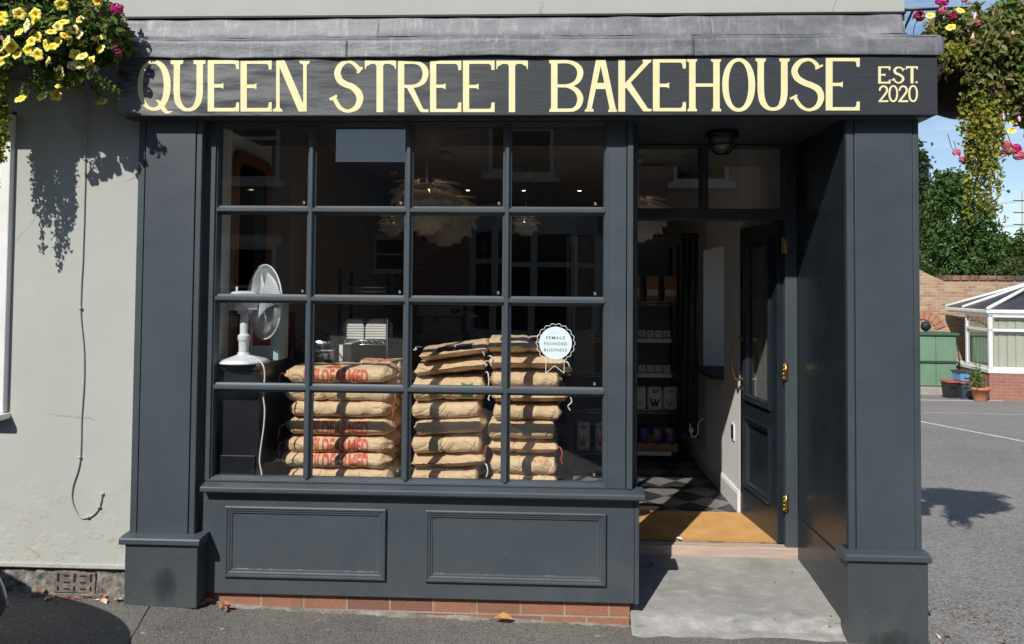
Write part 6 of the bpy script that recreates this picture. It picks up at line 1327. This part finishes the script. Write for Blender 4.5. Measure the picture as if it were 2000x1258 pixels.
# far pole with wires
up = thing('utility_pole', 'thin distant pole with cross arms and wires against the sky at the right edge', 'pole', (28.0, 42, -1))
tp = at(1996, 372, 42); m = MB(); m.tube([(tp.x, 42, -2), (tp.x, 42, tp.z)], [.05, .03], 8); build('pole', m, M('grey_pole', (.30, .29, .27), rough=.8), up)
for dz in (.6, 1.3, 2.0): m = MB(); m.box(tp.x-.5, tp.x+.5, 41.97, 42.03, tp.z-dz-.025, tp.z-dz+.025); build('cross_arm', m, DARKMETAL, up)
for k in (.6, 2.0):
    m = MB()
    for j in range(2): m.tube([(tp.x-.4+.8*j, 42, tp.z-k), (tp.x-4-2*j, 50, tp.z-k-.45), (tp.x-9-3*j, 66, tp.z-k+.1)], .018, 4)
    build('wire', m, M('pale_wire', (.45, .45, .45), rough=.6), up)
# ------------------------------------------------------------------ across the street (seen in the glass)
BR1 = brickmat('street_house_brick', (.30, .13, .085), (.22, .10, .07), (.34, .28, .23), .225, .075, 'x', .012, .004); BR2 = brickmat('dark_house_brick', (.20, .12, .09), (.15, .09, .07), (.25, .22, .19), .225, .075, 'x', .012, .004)
SLATE = bpy.data.materials['slate_roof']; STONE = M('painted_stone', (.42, .40, .36), (.50, .48, .43), rough=.8, scale=5); OLDFRAME = M('greyed_frame_paint', (.36, .37, .37), (.46, .46, .45), rough=.6, scale=4); DARKPANE = M('dark_house_pane', (.02, .022, .025), rough=.08)
def sash(parent, x0, x1, y, z0, z1):
    m = MB(); w_ = .07; m.box(x0, x0+w_, y-.05, y+.03, z0, z1); m.box(x1-w_, x1, y-.05, y+.03, z0, z1); m.box(x0+w_, x1-w_, y-.05, y+.028, z0, z0+w_); m.box(x0+w_, x1-w_, y-.05, y+.028, z1-w_, z1); m.box(x0+w_, x1-w_, y-.05, y+.032, (z0+z1)/2-.03, (z0+z1)/2+.03)
    f = build('window', m, OLDFRAME, parent); m = MB(); m.box(x0+w_, x1-w_, y-.03, y-.02, z0+w_, z1-w_); build('pane', m, DARKPANE, f)
    m = MB(); m.box(x0-.12, x1+.12, y-.04, y+.10, z0-.13, z0-.001); m.box(x0-.1, x1+.1, y-.04, y+.035, z1+.001, z1+.2); build('sill_and_lintel', m, STONE, f)
def house(name, label, x0, x1, yb, yf, ze, zr, mat, wins, doors=(), chim=None, bay=None):
    t = thing(name, label, 'house', ((x0+x1)/2, (yb+yf)/2, -.1)); m = MB(); m.box(x0, x1, yb, yf, -.3, ze); m.extrude([(yb, ze+.001), (yf, ze+.001), ((yb+yf)/2, zr)], x0+.01, x1-.01); build('wall', m, mat, t)
    ym = (yb+yf)/2; m = MB()
    m.extrude([(yf+.35, ze-.12), (ym, zr+.18), (yb-.35, ze-.12), (yb-.35, ze-.02), (ym, zr+.30), (yf+.35, ze-.02)], x0-.15, x1+.15); r = build('roof', m, SLATE, t)
    if chim: m = MB(); m.box(chim, chim+.9, ym-.3, ym+.3, zr-.3, zr+1.3); [m.lathe([(.11, 0), (.13, .35), (.1, .35)], (chim+.2+.25*k, ym, zr+1.3), 10) for k in range(3)]; build('chimney', m, mat, r)
    for a in wins: sash(t, *a[:2], yf+.02, *a[2:])
    for a, b in doors:
        m = MB(); m.box(a, b, yf-.02, yf+.05, -.1, 2.05); d = build('door', m, M('street_door', (.03, .05, .10), rough=.4), t); m = MB(); m.lathe([(0, .09), (.03, .085), (.02, .05)], (b-.12, yf, 1.0), 10, 'y'); build('knob', m, BRASS, d); m = MB(); m.box(a-.12, b+.12, yf-.01, yf+.06, 2.06, 2.6); build('door_head', m, STONE, t)
    if bay:
        a, b, pj = bay; pts = [(a, yf+.001), (a+.45, yf+pj), (b-.45, yf+pj), (b, yf+.001)]
        by = empty_part('bay_window', t, ((a+b)/2-t.location.x, yf-t.location.y, .5)); m = MB(); m.extrude(pts, -.3, .75, 'z'); m.extrude([(p[0], p[1]) for p in pts], 2.62, 3.0, 'z'); m.extrude([(p[0]+(.05 if k > 1 else -.05), p[1]+.06) for k, p in enumerate(pts)], 3.002, 3.08, 'z'); build('bay_wall', m, STONE, by)
        m = MB(); m.extrude([(p[0]+(.05 if k > 1 else -.05)*-1, p[1]-.05) for k, p in enumerate(pts)], .751, 2.619, 'z'); build('bay_pane', m, DARKPANE, by)
        m = MB()
        for x in (a+.40, (a+b)/2-.06, b-.52): m.box(x, x+.12, yf+pj-.10, yf+pj+.01, .752, 2.618)
        for z in (.752, 1.95, 2.53): m.box(a+.45, b-.45, yf+pj-.10, yf+pj+.004, z, z+.085)
        for s_, xa, xb in ((1, a, a+.45), (-1, b, b-.45)):
            for z in (.752, 1.95, 2.53): m.add([(xa, yf, z), (xb, yf+pj, z), (xb, yf+pj, z+.085), (xa, yf, z+.085)], [(0, 1, 2, 3)])
            m.box(xa-.06, xa+.06, yf, yf+.08, .752, 2.618)
        build('bay_frame', m, OLDFRAME, by)
    return t
house('street_house', 'red brick terraced house with a ground floor bay, mirrored in the right window panes', -2.45, 6.4, -17, -10.2, 6.4, 8.8, BR1, [(-1.0, .12, 3.75, 5.5), (2.6, 3.7, 3.75, 5.5), (3.4, 4.8, .85, 2.5)], [(1.7, 2.6)], 5.2, (-1.35, 1.0, .75))
house('street_house', 'dark brick terraced house mirrored in the left window panes', -13, -5.0, -14, -10.2, 6.0, 8.4, BR2, [(-6.1, -5.1, 3.6, 5.2), (-6.3, -5.0, .85, 2.4), (-10, -8.9, 3.6, 5.2), (-10.2, -8.7, .85, 2.4)], [(-7.8, -6.9)], -8)
house('street_house', 'further slate roofed house mirrored between the two terraced houses', -14, 4, -31, -26, 3.6, 6.7, BR2, [(-6.6, -5.4, 2.0, 3.3), (-3.5, -2.3, 2.0, 3.3)])
house('street_house', 'red brick house across the street facing the car park entrance', 7.2, 16, -17, -10.2, 6.2, 8.6, BR1, [(8.2, 9.3, 3.75, 5.4), (11, 12.1, 3.75, 5.4), (8.0, 9.5, .85, 2.4), (11.2, 12.7, .85, 2.4)], [(9.9, 10.8)], 12)
rows = [[(x, y, gz(x, -2.95)-.10+.11+(.0 if y < -7.45 else 0)) for x in np.linspace(-40, 40, 9)] for y in (-10.2, -7.4)]
m = MB(); m.box(-40, 40, -10.19, -7.4, -.6, .05); structure('far_pavement', m, PAVE)
# ------------------------------------------------------------------ parked car at the left edge
car = thing('parked_car', 'dark hatchback parked by the wall, only its nose at the lower left edge', 'car', (-3.9, -1.6, gz(-3.9, -1.6)))
g0 = gz(-3.9, -1.6)+.004; CY = -1.60; CARP = M('dark_car_paint', (.012, .015, .022), rough=.22, spec=.6)
st_ = [(-5.93, .58, .30, .62, .66, .55), (-5.86, .74, .24, .80, .86, .62), (-5.70, .82, .2, .86, .95, .62), (-5.45, .855, .18, .90, 1.22, .62), (-5.1, .87, .18, .92, 1.44, .60), (-4.5, .875, .18, .93, 1.49, .60), (-3.9, .875, .18, .93, 1.47, .60), (-3.45, .875, .18, .93, 1.36, .60), (-3.05, .87, .18, .92, 1.10, .66), (-2.85, .865, .18, .90, .965, .74), (-2.5, .85, .18, .80, .88, .72), (-2.2, .84, .19, .66, .74, .68), (-2.03, .80, .22, .54, .60, .62), (-1.92, .75, .25, .45, .49, .60), (-1.85, .66, .29, .40, .43, .52)]
rows = []
for x, wd, zb2, zbelt, zt2, wt in st_:
    h = [(0, zb2), (wd*.85, zb2), (wd*.985, zb2+.10), (wd, (zb2+zbelt)/2), (wd*.985, zbelt-.06), (wd*.95, zbelt), (wt+(wd-wt)*.35, zbelt+(zt2-zbelt)*.55), (wt, zt2-.035), (wt*.75, zt2), (0, zt2+.012)]
    full = [(x, CY-a, g0+b) for a, b in h]+[(x, CY+a, g0+b) for a, b in h[-2:0:-1]]; full.append(full[0]); rows.append(full)
m = MB(); m.grid(rows); nn_ = len(rows[0])
m.f += [tuple(range(nn_-1)), tuple((len(rows)-1)*nn_+k for k in range(nn_-1))]; m.sm += [True, True]
bd = build('body', m, CARP, car); w2 = bd.modifiers.new('weld', 'WELD'); w2.merge_threshold = .0005; s2 = bd.modifiers.new('subd', 'SUBSURF'); s2.levels = 2; s2.render_levels = 2
TYRE = M('tyre', (.018, .018, .019), rough=.85); RIM = M('alloy', (.35, .35, .36), rough=.3, metal=.9); CARGL = M('tinted_glass', (.012, .014, .016), rough=.04)
for x in (-2.72, -5.2):
    for s_ in (1, -1):
        y = CY+s_*.80; wl = empty_part('wheel', car, (x-car.location.x, y-car.location.y, .31)); m = MB(); m.lathe([(.2, -.09), (.29, -.10), (.315, -.07), (.315, .07), (.29, .10), (.2, .09)], (x, y, g0+.315), 32, 'y'); build('tyre', m, TYRE, wl)
        m = MB(); m.lathe([(0, .07*s_), (.05, .075*s_), (.19, .085*s_), (.205, .095*s_), (.205, -.08*s_)], (x, y, g0+.315), 28, 'y'); build('rim', m, RIM, wl)
for s_ in (1, -1):
    m = MB(); m.add([(-4.95, CY+s_*.835, g0+1.0), (-3.25, CY+s_*.85, g0+.985), (-3.5, CY+s_*.725, g0+1.30), (-4.85, CY+s_*.69, g0+1.40)], [(0, 1, 2, 3)]); o = build('side_window', m, CARGL, car); o.modifiers.new('s', 'SOLIDIFY').thickness = .02
    hl = MB(); hl.grid([[(-2.50+.33*u-.05*v*u, CY+s_*(.845-.20*u*u-.05*v), g0+.66+.14*v-.11*u) for u in np.linspace(0, 1, 8)] for v in np.linspace(0, 1, 5)]); o = build('headlight', hl, M('headlight_glass', (.55, .57, .6), (.08, .08, .09), rough=.08, scale=9, lo=.45, hi=.55) if s_ == 1 else bpy.data.materials['headlight_glass'], car); o.modifiers.new('s', 'SOLIDIFY').thickness = .03
m = MB(); m.add([(-3.08, CY-.66, g0+1.085), (-3.08, CY+.66, g0+1.085), (-3.5, CY+.56, g0+1.375), (-3.5, CY-.56, g0+1.375)], [(0, 1, 2, 3)]); o = build('windscreen', m, CARGL, car); o.modifiers.new('s', 'SOLIDIFY').thickness = .03
m = MB(); m.box(-2.02, -1.945, CY-.42, CY+.42, g0+.34, g0+.45); build('grille', m, BLACK, car, bevel=.01)
m = MB(); m.box(-1.95, -1.925, CY-.26, CY+.26, g0+.29, g0+.40); build('number_plate', m, M('plate_white', (.7, .7, .68), rough=.4), car, bevel=.004)

car.location.x -= .165; car.location.y -= .14
